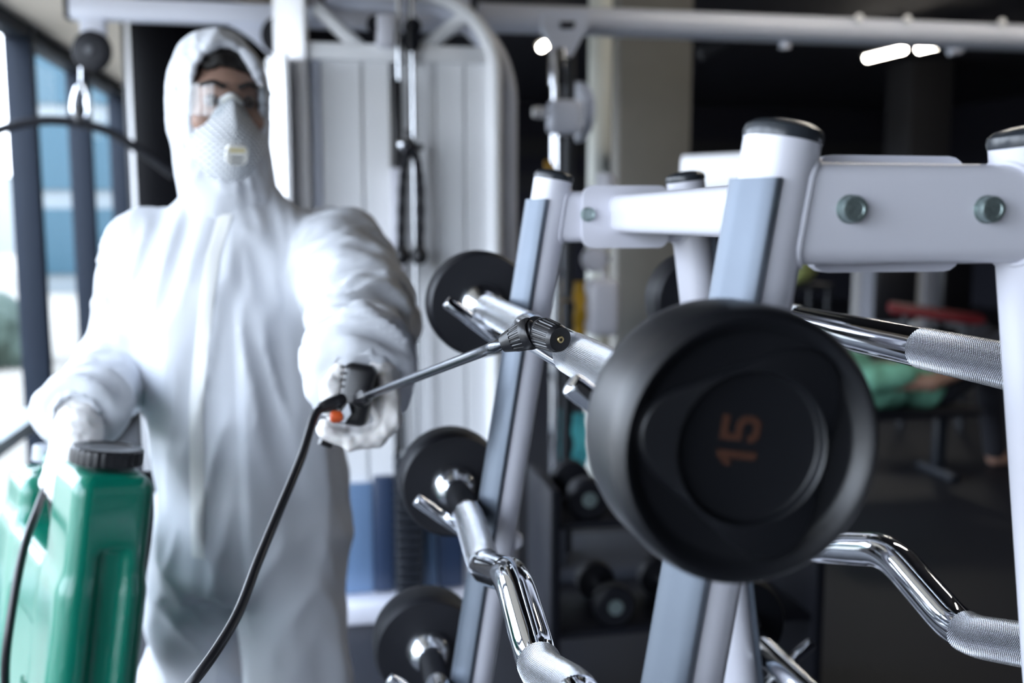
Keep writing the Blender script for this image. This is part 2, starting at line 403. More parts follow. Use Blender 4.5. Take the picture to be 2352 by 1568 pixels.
# ================================================================== the room
st = dict(kind='structure')
obj('floor', box(G(), (WALLX - 0.1, Y0, -0.1), (XR, Y1, 0)), 'floor', **st)
obj('ceiling', box(G(), (WALLX + 1.15, Y0, CEIL), (XR, Y1, CEIL + 0.1)), 'ceil_dark', **st)
g = G(); box(g, (WALLX - 0.1, Y0, CEIL_LOW), (WALLX + 1.15, Y1, CEIL + 0.1)); obj('trim_1', g, 'soffit', **st)
obj('wall_right', box(G(), (XR, Y0, -0.1), (XR + 0.1, Y1, CEIL + 0.1)), 'wall_dark', **st)
wb = obj('wall_back', box(G(), (WALLX - 0.1, Y1, -0.1), (XR, Y1 + 0.1, CEIL + 0.1)), 'wall_dark', **st)
for z in (1.95, 2.55): obj('wall_band', box(G(), (2.2, Y1 - 0.03, z), (XR, Y1, z + 0.3)), 'band', wb)
obj('wall_front', box(G(), (WALLX - 0.1, Y0 - 0.1, -0.1), (XR, Y0, CEIL + 0.1)), 'wall_dark', **st)
obj('wall_left', box(G(), (WALLX - 0.1, Y0, 0), (WALLX, MUL[0], CEIL_LOW)), 'wall_dark', **st)
g = box(G(), (WALLX - 0.1, MUL[-1], 0), (WALLX, Y1, CEIL_LOW)); obj('wall_left', g, 'wall_dark', **st)
# window bays, floor to soffit
proto = None
for k, y in enumerate(MUL[:-1]):
    if proto is None:
        wn = thing('window_1', (WALLX, y, 0), None, None); wn['kind'] = 'structure'
        obj('mullion', box(G(), (WALLX - 0.06, y - 0.04, 0), (WALLX + 0.075, y + 0.035, CEIL_LOW), 0.004), 'frame', wn)
        obj('frame_edge', box(G(), (WALLX - 0.045, y + 0.04, 0.10), (WALLX + 0.0, y + 0.065, CEIL_LOW - 0.05), 0.003), 'gasket', wn)
        obj('top_rail', box(G(), (WALLX - 0.05, y + 0.04, CEIL_LOW - 0.07), (WALLX + 0.07, y + SP - 0.04, CEIL_LOW), 0.004), 'frame', wn)
        obj('sill_rail', box(G(), (WALLX - 0.05, y + 0.04, 0.41), (WALLX + 0.07, y + SP - 0.04, 0.48), 0.004), 'gasket', wn)
        obj('bottom_rail', box(G(), (WALLX - 0.05, y + 0.04, 0), (WALLX + 0.07, y + SP - 0.04, 0.10), 0.004), 'gasket', wn)
        obj('glass_pane', box(G(), (WALLX - 0.03, y + 0.045, 0.48), (WALLX - 0.022, y + SP - 0.045, CEIL_LOW - 0.07)), 'glass', wn)
        obj('glass_pane', box(G(), (WALLX - 0.03, y + 0.045, 0.10), (WALLX - 0.022, y + SP - 0.045, 0.41)), 'glass', wn)
        proto = wn
    else:
        c = copy_tree(proto); c.location = (WALLX, y, 0); c.name = 'window_%d' % (k + 1)

# columns
obj('column', box(G(), (at(297, 300, 'y', 4.85)[0], 4.85, 0), (at(332, 300, 'y', 4.85)[0], 4.93, CEIL_LOW), 0.008), 'pale_paint', **st)  # added pale post, stands in for the window-lit strip beside the black column
obj('column', lathe(G(), [(0.335, 0), (0.335, CEIL_LOW)], (-0.565, 5.05, 0), (0, 0, 1), 48), 'gloss_black', **st)
obj('concrete_column', box(G(), (1.80, 6.0, 0), (2.27, 6.5, CEIL), 0.01), 'concrete', **st)
obj('concrete_column', box(G(), (7.3, 11.6, 0), (7.85, 12.2, CEIL), 0.01), 'band', **st)
obj('column', lathe(G(), [(0.06, 0), (0.06, CEIL)], (1.40, 5.0, 0), (0, 0, 1), 24), 'beige_post', **st)

# ------------------------------------------------------------------ outside
obj('ground', box(G(), (-90, -40, -0.4), (WALLX - 0.1, 120, -0.12)), 'ground', **st)
bld = thing('office_building', (-5.3, 23, -0.12), 'pale office block with teal glass seen through the windows', 'building')
obj('wall', box(G(), (at(58, 300, 'y', 23)[0], 23, -0.12), (-3.0, 35, 17)), 'b_wall', bld)
first = None
for i in range(3):
    for j in range(9):
        if first is None:
            first = obj('window', box(G(), (-5.9, 22.93, 0.3), (-5.15, 23.05, 1.7)), 'b_glass', bld)
        else:
            c = first.copy(); COL.objects.link(c); c.location = (first.location[0] + 1.0 * i, first.location[1], first.location[2] + 1.8 * j)
bl2 = thing('office_building', (-24, 46, -0.12), 'low pale office wing far left beyond the windows', 'building')
obj('wall', box(G(), (-34, 46, -0.12), (-15, 58, 3.6)), 'b_wall', bl2)
for i in range(6): obj('window', box(G(), (-33 + 3 * i, 45.9, 0.8), (-31 + 3 * i, 46.1, 2.6)), 'b_glass', bl2)
def hedge(x, y, s, lab):
    g = sdf_g(lambda p: np.minimum(ell(p, (x, y, 0.25), (1.0 * s, 0.6, 0.62)), ell(p, (x + 0.8 * s, y + .2, 0.15), (0.8 * s, 0.6, 0.5))),
              (x - 1.3 * s, y - .9, -0.15), (x + 1.9 * s, y + 1.1, 1.1), 0.09, lambda v: 0.12 * vnoise(v * 6, 3))
    obj('hedge', g, 'hedge', label=lab, cat='hedge', group='clipped hedges outside', sharp=0)
hedge(-4.6, 11.5, 1.0, 'nearer clipped hedge on paving outside the windows'); hedge(-8.2, 16.5, 1.3, 'farther clipped hedge on paving outside the windows')
car = thing('parked_car', (-9.5, 21, -0.12), 'grey car parked outside beyond the hedges', 'car')
prof = [(-2.1, .35), (-2.05, .75), (-1.3, .85), (-.8, 1.38), (.7, 1.40), (1.45, .92), (2.1, .82), (2.15, .35)]
obj('body', prism(G(), [(a, 0, z) for a, z in prof], np.array((-9.5, 20.15, -.12)), np.array((-9.5, 21.85, -.12))), 'car', car)
for a in (-1.35, 1.35):
    for b in (20.1, 21.7): obj('wheel', lathe(G(), [(0.2, 0), (0.33, 0), (0.33, 0.2), (0.2, 0.2)], (-9.5 + a, b, 0.21), (0, 1, 0), 20), 'tyre', car)
obj('windscreen', prism(G(), [(a, 0, z) for a, z in ((-.7, 1.3), (.6, 1.32), (1.2, .95), (-1.1, .92))], np.array((-9.5, 20.13, -.12)), np.array((-9.5, 20.16, -.12))), 'b_glass', car)

# ------------------------------------------------------------------ ceiling lamps
def strip_lamp(a, b, lab):
    a = np.array(a); b = np.array(b); t = thing('strip_light', tuple((a + b) / 2), lab, 'ceiling light', 'fluorescent strip lights')
    d = (b - a) / np.linalg.norm(b - a); u = np.array([-d[1], d[0], 0.0])
    z = np.array([0, 0, 1.0])
    prism(gg := G(), [u * x + z * y for x, y in ((-.07, 0), (.07, 0), (.05, .05), (-.05, .05))], a, b); obj('housing', gg, 'band', t)
    obj('tube_lamp', tube(G(), [a + d * .03 - z * .02, b - d * .03 - z * .02], 0.035, 12), 'lamp', t)
    for q in (a + d * .2, b - d * .2): obj('hanger', tube(G(), [q + z * .05, (q[0], q[1], CEIL)], 0.006, 6), 'band', t)
A, B = at(1988, 130, 'z', 3.2), at(2160, 88, 'z', 3.2)
mid = A + (B - A) * .56
strip_lamp(A, mid, 'lit strip light nearer of the two in line under dark ceiling')
dq = (B - A) / np.linalg.norm(B - A)
strip_lamp(mid - dq * .02 + np.array((.145, 0, 0)), B + np.array((.145, 0, 0)), 'lit strip light farther of the two in line under dark ceiling')
q = at(1249, 100, 'z', 3.2); strip_lamp(q + np.array((0, -.14, 0)), q + np.array((0, .14, 0)), 'short lit lamp above the chrome cable column')

for x, lab in ((1.7, 'lit strip light high over the long round beam, first from the windows'), (3.6, 'lit strip light high over the long round beam, second from the windows'), (6.4, 'lit strip light high over the long round beam, farthest from the windows')):
    strip_lamp((x, 3.3, 3.2), (x + 1.2, 3.3, 3.2), lab)

# ================================================================== cable machines
YF = 3.62
def X(px, py=600, y=YF): return at(px, py, 'y', y)[0]
def Z(py, px=900, y=YF): return at(px, py, 'y', y)[2]
ct = thing('cable_tower', (0.28, 3.8, 0), 'tall white cable machine tower with rounded top behind the worker', 'gym machine')
ft = [(X(638), YF + .30), (X(638), YF + .14), (X(646), YF + .07), (X(704), YF - .03), (X(712), YF - .035), (X(718), YF - .02), (X(718), YF + .30)]
prism(g := G(), [(a, b, 0) for a, b in ft], np.zeros(3), np.array((0, 0, 2.5))); obj('side_shroud', g, 'gloss_white', ct)
fc = [(X(610, 300), YF + .26), (X(610, 300), YF + .10), (X(616, 300), YF + .02), (X(658, 300), YF - .13), (X(668, 300), YF - .13), (X(672, 300), YF + .26)]
prism(g := G(), [(a, b, 0) for a, b in fc], np.array((0, 0, 1.2)), np.array((0, 0, Z(140)))); obj('side_cover', g, 'gloss_white', ct)
for a, b, m in ((722, 745, 'lav_paint'), (748, 838, 'pale_paint'), (842, 902, 'pale_paint'), (985, 1004, 'pale_paint'), (1008, 1070, 'pale_paint'), (1074, 1128, 'pale_paint')):
    box(g := G(), (X(a), YF + .015, 0.07), (X(b), YF + .05, 2.06), 0.004, 1); obj('panel', g, m, ct)
box(g := G(), (X(716), YF + .07, 0.07), (X(1128), YF + .30, 2.02), 0.004, 1); obj('back_cover', g, 'pale_paint', ct)
zt = Z(122)
box(g := G(), (X(716), YF - .01, zt - .03), (X(1140), YF + .06, zt + .03), 0.008); obj('cross_beam', g, 'pale_paint', ct)
xa = X(1137); R_ = 0.27; p = [(xa, YF, 0.05), (xa, YF, 1.98)] + [(xa - R_ + R_ * math.cos(a), YF, 1.98 + R_ * math.sin(a)) for a in np.linspace(.1, PI / 2, 12)] + [(X(760), YF, 1.98 + R_)]
tube(g := G(), p, 0.026, 14); obj('arch_tube', g, 'pale_paint', ct)
xa = X(1174); R_ = .34; p = [(xa, YF + .10, 0.05), (xa, YF + .10, 1.90)] + [(xa - R_ + R_ * math.cos(a), YF + .10, 1.90 + R_ * math.sin(a)) for a in np.linspace(.1, PI / 2, 12)] + [(X(760), YF + .10, 1.9 + R_)]
tube(g := G(), p, 0.042, 14); obj('outer_arch', g, 'lav_paint', ct)
for a, b in (((725, 15), (835, 118)), ((1085, 25), (965, 118))):
    tube(g := G(), [at(*a, 'y', YF + .03), at(*b, 'y', YF + .03)], 0.026, 12); obj('diagonal_brace', g, 'pale_paint', ct)
box(g := G(), (X(864, 80), YF - .06, Z(112)), (X(905, 80), YF + .02, Z(38)), 0.012); obj('pulley_bracket', g, 'white_paint', ct)
for px, py in ((862, 55), (948, 62), (945, 100)):
    lathe(g := G(), [(.008, -.012), (.030, -.012), (.024, 0), (.030, .012), (.008, .012)], at(px, py, 'y', YF - .03), (0, 1, 0), 20); obj('pulley_wheel', g, 'black_matte', ct)
for px in (921, 952):
    tube(g := G(), [(X(px), YF - .03, 0.08), (X(px), YF - .03, 2.45)], 0.009, 10); obj('guide_rod', g, 'chrome_soft', ct)
box(g := G(), (X(906), YF - .04, Z(405)), (X(926), YF - .01, Z(185)), 0.006); obj('height_strip', g, 'black', ct)
tube(g := G(), [(X(937, 300), YF - .08, Z(318)), (X(937, 10), YF - .08, 2.42)], 0.004, 8); obj('cable', g, 'black', ct)
tube(g := G(), [(X(945, 300), YF - .03, Z(120)), (X(945, 10), YF - .03, 2.42)], 0.004, 8); obj('cable', g, 'chrome_soft', ct)
box(g := G(), (X(898), YF - .045, Z(640)), (X(928), YF + .0, Z(385)), 0.012); obj('slider_cover', g, 'white_paint', ct)
tube(g := G(), [(X(915), YF - .03, Z(1030)), (X(915), YF - .03, Z(650))], 0.011, 10); obj('selector_rod', g, 'black', ct)
z0, z1 = 0.09, Z(1040); n = 15; dz = (z1 - z0) / n; pl = None
for i in range(n):
    if pl is None:
        box(g := G(), (X(906, 1200), YF - .09, z0), (X(966, 1200), YF + .09, z0 + dz * .78), 0.004, 1); pl = obj('weight_plate', g, 'stack', ct)
    else:
        c = pl.copy(); COL.objects.link(c); c.location = (pl.location[0], pl.location[1], pl.location[2] + dz * i)
for a, b in ((858, 905), (1004, 1064)):
    box(g := G(), (X(a, 1200), YF - .02, 0.08), (X(b, 1200), YF + .012, Z(1090)), 0.01); obj('lower_shroud', g, 'navy', ct)
for a, b in ((750, 856), (968, 1002)):  # added slabs; their blue colour stands for shade low on the tower
    box(g := G(), (X(a, 1200), YF - .01, 0.08), (X(b, 1200), YF + .012, Z(1105)), 0.006); obj('shade_panel', g, 'shade_blue', ct)
box(g := G(), (X(770, 1390), YF - .12, 0), (X(1195, 1390), YF + .36, 0.075), 0.012); obj('base_plate', g, 'white_paint', ct)
# lat side of the tower: cantilevered top beam and its pulley
YB = 4.3
box(g := G(), (-.956, YB - .04, 2.245), (0.62, YB + .04, 2.325), 0.006); obj('top_beam', g, 'lav_paint', ct)
box(g := G(), (-.972, YB - .042, 2.243), (-.954, YB + .042, 2.327), 0.004); obj('beam_end_cap', g, 'black_matte', ct)
for x in (-.02, .55):
    box(g := G(), (x - .03, YF + .3, 2.25), (x + .03, YB - .03, 2.32), 0.004); obj('link_beam', g, 'lav_paint', ct)
c = at(218, 122, 'y', YB)
box(g := G(), (c[0] - .045, YB - .035, c[2] + .02), (c[0] + .045, YB + .035, 2.25), 0.01); obj('pulley_bracket', g, 'lav_paint', ct)
lathe(g := G(), [(.01, -.020), (.070, -.020), (.078, -.014), (.066, 0), (.078, .014), (.070, .020), (.01, .020)], c - np.array((0, .05, 0)), (.35, 1, 0), 36)
pw = obj('pulley_wheel', g, 'black_matte', ct)
lathe(g := G(), [(.016, -.028), (.018, -.02), (.018, .028), (.01, .03)], c - np.array((0, .05, 0)), (.35, 1, 0), 20); obj('axle_bolt', g, 'stack', pw)
c2 = at(645, 82, 'y', YB - .1); lathe(g := G(), [(.01, -.02), (.075, -.02), (.08, 0), (.075, .02), (.01, .02)], c2, (0.2, 1, 0), 32); obj('pulley_wheel', g, 'black_matte', ct)
# curved gusset under the top beam (pale quarter plate with an arched edge)
gp = [at(500, 47, 'y', YB), at(640, 47, 'y', YB), at(640, 150, 'y', YB)] + [at(x, y, 'y', YB) for x, y in ((620, 126), (600, 108), (575, 86), (545, 66))]
prism(g := G(), np.array(gp), np.array((0, -.02, 0)), np.array((0, .03, 0))); obj('gusset_plate', g, 'lav_paint', ct, smooth=False)
box(g := G(), (X(640, 90, YB), YB - .03, 0.05), (X(640, 90, YB) + .08, YB + .03, 2.25), .006); obj('rear_upright', g, 'lav_paint', ct)

# lat pulldown bar hanging from the carabiner
lb = thing('lat_pulldown_bar', tuple(at(178, 282, 'y', YB)), 'black bent lat pulldown bar hanging from a pulley by the windows', 'pulldown bar')
tube(g := G(), smooth_path([at(x, y, 'y', YB) for x, y in ((-150, 372), (-60, 328), (0, 298), (70, 280), (130, 277), (190, 285), (250, 302), (310, 338), (360, 372), (400, 402))], 5), 0.0195, 14); obj('bar', g, 'black_matte', lb)
for a, b in (((-150, 372), (-90, 342)), ((340, 358), (400, 402))):
    tube(g := G(), [at(*a, 'y', YB), at(*b, 'y', YB)], 0.021, 14); obj('grip', g, 'black_matte', lb)
q = at(180, 262, 'y', YB); tube(g := G(), [q + np.array((0, 0, -.03)), q + np.array((0, 0, .035))], 0.02, 12); obj('swivel', g, 'black', lb)
ca = thing('carabiner', tuple(at(185, 235, 'y', YB)), 'chrome carabiner joining the pulley cable to the lat bar', 'carabiner')
cpts = [at(x, y, 'y', YB) for x, y in ((186, 192), (176, 205), (168, 240), (172, 264), (186, 272), (200, 264), (204, 238), (195, 205), (186, 192))]
tube(g := G(), smooth_path(cpts, 5), 0.009, 10, cap=False); obj('loop', g, 'chrome', ca)
tube(g := G(), [at(186, 195, 'y', YB), at(186, 150, 'y', YB)], 0.005, 8); obj('cable_end', g, 'chrome_soft', ca)
lathe(g := G(), [(.001, -.02), (.011, -.02), (.011, .02), (.001, .02)], at(202, 240, 'y', YB), (0, 0, 1), 12); obj('gate_sleeve', g, 'chrome', ca)

# triceps rope on the tower
rh = thing('triceps_rope', tuple(at(943, 320, 'y', YF - .08)), 'black two-ended rope handle hanging in front of the white cable tower', 'rope handle')
for pts in (((940, 335), (931, 372), (925, 430), (922, 520), (922, 588)), ((946, 335), (958, 372), (966, 430), (966, 520), (963, 588))):
    pp = smooth_path([at(x, y, 'y', YF - .10) for x, y in pts], 8); rad = [0.0145 * (1 + .12 * math.sin(i * 1.6)) for i in range(len(pp))]
    tube(g := G(), pp, rad, 12); s = obj('rope_strand', g, 'black_matte', rh)
    lathe(g := G(), [(.001, -.032), (.022, -.026), (.031, -.006), (.031, .010), (.020, .03), (.001, .034)], pp[-1], (0, 0, 1), 20); obj('end_ball', g, 'black', s)
lathe(g := G(), [(.001, -.018), (.018, -.012), (.018, .012), (.001, .018)], at(926, 332, 'y', YF - .11), (0, 1, 0), 18); obj('ring', g, 'chrome', rh)
for b in ((972, 338), (936, 296)):
    tube(g := G(), [at(946, 338, 'y', YF - .10), at(*b, 'y', YF - .10)], 0.011, 10); obj('clip_arm', g, 'black', rh)

# crossover beam with its own cable column
cf = thing('crossover_frame', (2.0, 4.05, 0), 'long round crossover beam carried by a chrome cable column', 'gym machine')
YC = 4.25
tube(g := G(), [(0.66, YC, 2.30), (5.6, YC, 2.30)], 0.060, 24); obj('crossover_beam', g, 'lav_paint', cf)
for px, py in ((1972, 42), (2083, 45), (2300, 52)):
    lathe(g := G(), [(.02, 0), (.02, .008), (.001, .010)], at(px, py, 'y', YC - .056), (0, -1, 0), 12); obj('bolt_head', g, 'pale_paint', cf)
box(g := G(), (5.5, YC - .06, 0), (5.62, YC + .06, 2.36), 0.01); obj('end_upright', g, 'lav_paint', cf)
tube(g := G(), [at(1803, 55, 'y', YC), at(1803, 112, 'y', YC)], 0.024, 12); obj('hook', g, 'lav_paint', cf)
tube(g := G(), smooth_path([at(x, y, 'y', YC) for x, y in ((2222, 66), (2222, 90), (2208, 112), (2180, 118))], 6), 0.020, 12); obj('hook', g, 'lav_paint', cf)
tube(g := G(), [at(1608, 125, 'y', YC + .1), at(1735, 70, 'y', YC + .1)], 0.028, 12); obj('diagonal_brace', g, 'band', cf)
YD = 3.95
def C2(px, py): return at(px, py, 'y', YD)
xs0 = C2(1280, 400)[0]
tube(g := G(), [(xs0, YD, 0), (xs0, YD, 2.13)], 0.027, 20); obj('column_tube', g, 'chrome', cf)
tube(g := G(), [(xs0 + .062, YD + .05, 0), (xs0 + .062, YD + .05, 2.13)], 0.022, 16); obj('guide_tube', g, 'stack', cf)
vb = [C2(x, y) for x, y in ((1243, 28), (1348, 28), (1348, 62), (1312, 130), (1276, 130), (1243, 62))]
prism(g := G(), np.array(vb), np.array((0, -.02, 0)), np.array((0, .03, 0))); vbo = obj('top_bracket', g, 'lav_paint', cf, smooth=False)
hb = [C2(x, y) for x, y in ((1282, 52), (1318, 52), (1314, 68), (1286, 68))]
prism(g := G(), np.array(hb), np.array((0, -.024, 0)), np.array((0, -.019, 0))); obj('bracket_slot', g, 'black_matte', vbo, smooth=False)
box(g := G(), np.minimum(C2(1256, 310), C2(1332, 232)) - np.array((0, .06, 0)), np.maximum(C2(1256, 310), C2(1332, 232)) + np.array((0, .03, 0)), 0.025, 3); obj('carriage', g, 'lav_paint', cf)
lathe(g := G(), [(.001, -.03), (.02, -.026), (.024, 0), (.02, .026), (.001, .03)], C2(1239, 258), (1, 0, 0), 20); obj('carriage_knob', g, 'pale_paint', cf)
tube(g := G(), [C2(1239, 258), C2(1270, 268)], .012, 10); obj('knob_stem', g, 'chrome_soft', cf)
lathe(g := G(), [(.02, -.02), (.115, -.02), (.122, -.01), (.10, 0), (.122, .01), (.115, .02), (.02, .02)], C2(1343, 250) + np.array((0, .12, 0)), (1, .25, 0), 32); obj('pulley_wheel', g, 'lav_paint', cf)
lathe(g := G(), [(.034, -.07), (.034, .07)], C2(1280, 155), (0, 0, 1), 20); obj('upper_collar', g, 'chrome', cf)
box(g := G(), (xs0 - .06, YD - .18, 0), (xs0 + .5, YD + .3, 0.05), 0.01); obj('base_plate', g, 'shade_paint', cf)
box(g := G(), (xs0 - .10, YD - .12, 0.05), (xs0 + .02, YD, 0.24), 0.01); obj('base_box', g, 'shade_paint', cf)
box(g := G(), C2(1345, 770) - np.array((0, .06, 0)), C2(1418, 640) + np.array((0, .06, 0)), .03, 3); obj('side_cover', g, 'white_paint', cf)
lathe(g := G(), [(.001, -.045), (.045, -.04), (.055, 0), (.045, .04), (.001, .045)], C2(1364, 595), (0, 1, 0), 20); obj('cover_knob', g, 'white_paint', cf)
tube(g := G(), [C2(1392, 400), C2(1392, 470)], .04, 14); obj('cover_knob', g, 'white_paint', cf)
prism(g := G(), [(a, b, 0) for a, b in rrect(.03, .02, .004)], C2(1400, 775) + np.array((0, .07, 0)), C2(1394, 395) + np.array((0, .07, 0))); obj('rear_bar', g, 'pale_paint', cf)
for py in (430, 595):
    tube(g := G(), [C2(1394, py) + np.array((0, -.02, 0)), C2(1394, py) + np.array((0, .07, 0))], .012, 10); obj('knob_stem', g, 'chrome_soft', cf)
tube(g := G(), [C2(1372, 595), C2(1394, 595)], .012, 10); obj('knob_stem', g, 'chrome_soft', cf)
tube(g := G(), [C2(1290, 690) + np.array((0, .03, 0)), C2(1398, 690) + np.array((0, .06, 0))], .012, 10); obj('cover_arm', g, 'chrome_soft', cf)
# coloured bits hung on that column
def band(px, y0, y1, name, lab, m, cat, wd):
    a, b = C2(px, y0), C2(px, y1); t = G(); u = np.array((wd, 0, 0))
    q = np.linspace(0, 1, 14); pts = [a + (b - a) * k + np.array((0, -.05 + .01 * math.sin(9 * k), 0)) for k in q]
    V = []; F = []
    for i, p_ in enumerate(pts):
        s = wd * (1 + .15 * math.sin(5 * i))
        V += [p_ + np.array((-s, 0, 0)), p_ + np.array((s, .004, 0)), p_ + np.array((s, .02, 0)), p_ + np.array((-s, .016, 0))]
    for i in range(len(pts) - 1):
        for k in range(4): F.append((4 * i + k, 4 * i + (k + 1) % 4, 4 * i + 4 + (k + 1) % 4, 4 * i + 4 + k))
    F += [(3, 2, 1, 0), tuple(4 * (len(pts) - 1) + k for k in range(4))]
    obj(name, t.add(V, F), m, label=lab, cat=cat)
band(1326, 645, 765, 'resistance_band', 'yellow resistance band hanging behind the far rack post', 'yellow', 'exercise band', .022)
band(1327, 945, 1090, 'gym_towel', 'teal towel hanging low beside the big black weight', 'teal', 'towel', .03)
band(1256, 370, 405, 'resistance_band', 'small amber band looped on the chrome cable column', 'yellow', 'exercise band', .016)

# ================================================================== the barbell rack
rk = thing('barbell_rack', (0.395, 0.975, 0), 'white A-frame barbell rack with rounded posts and chrome cradles', 'barbell rack')
PR = 0.0258; YN, YFAR = 0.63, 1.305
def lx(z): return 0.303 - 0.16 * (1.515 - z)
def rx(z): return 0.487 + 0.14 * (1.515 - z)
TIER = (1.338, 1.072, 0.822)
CAPP = [(PR * 1.02, 0.0), (PR * 1.04, .004), (PR * 1.0, .008), (PR * .8, .0115), (PR * .4, .0135), (.0005, .014)]
BARC = {}
for ye in (YFAR, YN):
    sg = 1 if ye == YFAR else -1
    for fx, sd in ((lx, -1), (rx, 1)):
        top = np.array((fx(1.512), ye, 1.512)); bot = np.array((fx(0.03), ye, 0.03))
        tube(g := G(), [bot, top], PR, 40); po = obj('post', g, 'white_paint', rk)
        lathe(g := G(), CAPP, top, top - bot, 40); obj('end_cap', g, 'cap', po)
        lathe(g := G(), [(.05, 0), (.05, .008), (.03, .03), (PR, .032)], (bot[0], ye, 0), (0, 0, 1), 24); obj('foot', g, 'black_matte', po)
        # aluminium rail on the outer side
        rn = np.array((-.80, -.60, 0)) if sd < 0 else np.array((.98, -.2, 0)); rt = np.array((-rn[1], rn[0], 0))
        s_ = [(-.0175, -.004), (-.0175, .003), (-.0155, .0045), (-.006, .0056), (.006, .0056), (.0155, .0045), (.0175, .003), (.0175, -.004)]
        off = lambda z: np.array((fx(z), ye, z)) + rn * (PR + .001)
        prism(g := G(), [rt * a + rn * b for a, b in s_], off(0.22), off(1.487)); ra = obj('rail', g, 'alu', rk)
        for zt_ in TIER:
            bx = fx(zt_) + sd * (PR + .0045 + .0205); BARC[(sd, zt_)] = bx
            d = np.array((sd * .79, 0, .61)); c0 = np.array((bx, ye, zt_)); n_ = np.array((sd * .61, 0, -.79)) * (.0194 + .0088)
            a = c0 + n_ - d * .016; b = c0 + n_ + d * .062
            tube(g := G(), [a, b - d * .004, b - d * .001, b], [.0088, .0088, .0078, .0052], 36); pe = obj('cradle_peg', g, 'chrome', rk)
            tube(g := G(), fillet([a + d * .004, a - d * .012 + np.array((0, 0, -.004)), (fx(zt_ - .05) + sd * PR, ye, zt_ - .052)], .01), .0075, 14); obj('peg_arm', g, 'chrome_soft', pe)
            if ye == YFAR: lathe(g := G(), [(.013, 0), (.013, .006), (.008, .012), (.001, .013)], (fx(zt_ - .05) - sd * (PR - .001), ye, zt_ - .05), (-sd, 0, 0), 16); obj('peg_nut', g, 'white_paint', pe)
zc = 1.464
for ye, inn in ((YN, 1), (YFAR, -1)):
    # rounded rectangular cross tube between the posts
    sec = [(0, a, b) for a, b in rrect(.040, .068, .012)]
    prism(g := G(), sec, np.array((lx(zc), ye, zc)), np.array((rx(zc), ye, zc))); cb = obj('cross_bar', g, 'white_paint', rk)
    # flange plate welded to the inner face
    sec = [(a, 0, b) for a, b in rrect(.118, .082, .014)]
    prism(g := G(), sec, np.array((.395, ye + inn * .020, zc)), np.array((.395, ye + inn * .030, zc))); fl = obj('flange_plate', g, 'white_paint', rk)
    for x in (.342, .443):
        yy = ye - inn * .020 if ye == YN else ye + inn * .030
        dr = (0, -1, 0)
        lathe(g := G(), [(.0096, 0), (.0096, .0008), (.0090, .001)], (x, yy, zc + .003), dr, 28); bo = obj('bolt', g, 'zinc', cb)
        lathe(g := G(), [(.0086, .0008), (.0089, .0020), (.0089, .0074), (.0084, .0084), (.0060, .0086), (.0054, .0080), (.0030, .0081), (.0005, .0079)], (x, yy, zc + .003), dr, 28); obj('bolt_head', g, 'zinc', bo)
    for fx, sd in ((lx, 1), (rx, -1)):       # weld bead round the joint
        pts = [(fx(zc + q) + sd * (math.sqrt(max(0, PR ** 2 - min(abs(a), PR * .98) ** 2)) + .0), ye + a, zc + q) for a, q in rrect(.042, .070, .012)]
        tube(g := G(), pts + [pts[0]], .0022, 6, cap=False); obj('weld_bead', g, 'white_paint', cb)
prism(g := G(), [(a, 0, b) for a, b in rrect(.046, .050, .012)], np.array((.395, YN + .030, zc + .004)), np.array((.395, YFAR - .030, zc + .004))); obj('long_beam', g, 'white_paint', rk)
prism(g := G(), [(a, 0, b) for a, b in rrect(.04, .05, .01)], np.array((lx(.13), YN, .13)), np.array((lx(.13), YFAR, .13))); obj('lower_beam', g, 'white_paint', rk)
prism(g := G(), [(a, 0, b) for a, b in rrect(.04, .05, .01)], np.array((rx(.13), YN, .13)), np.array((rx(.13), YFAR, .13))); obj('lower_beam', g, 'white_paint', rk)

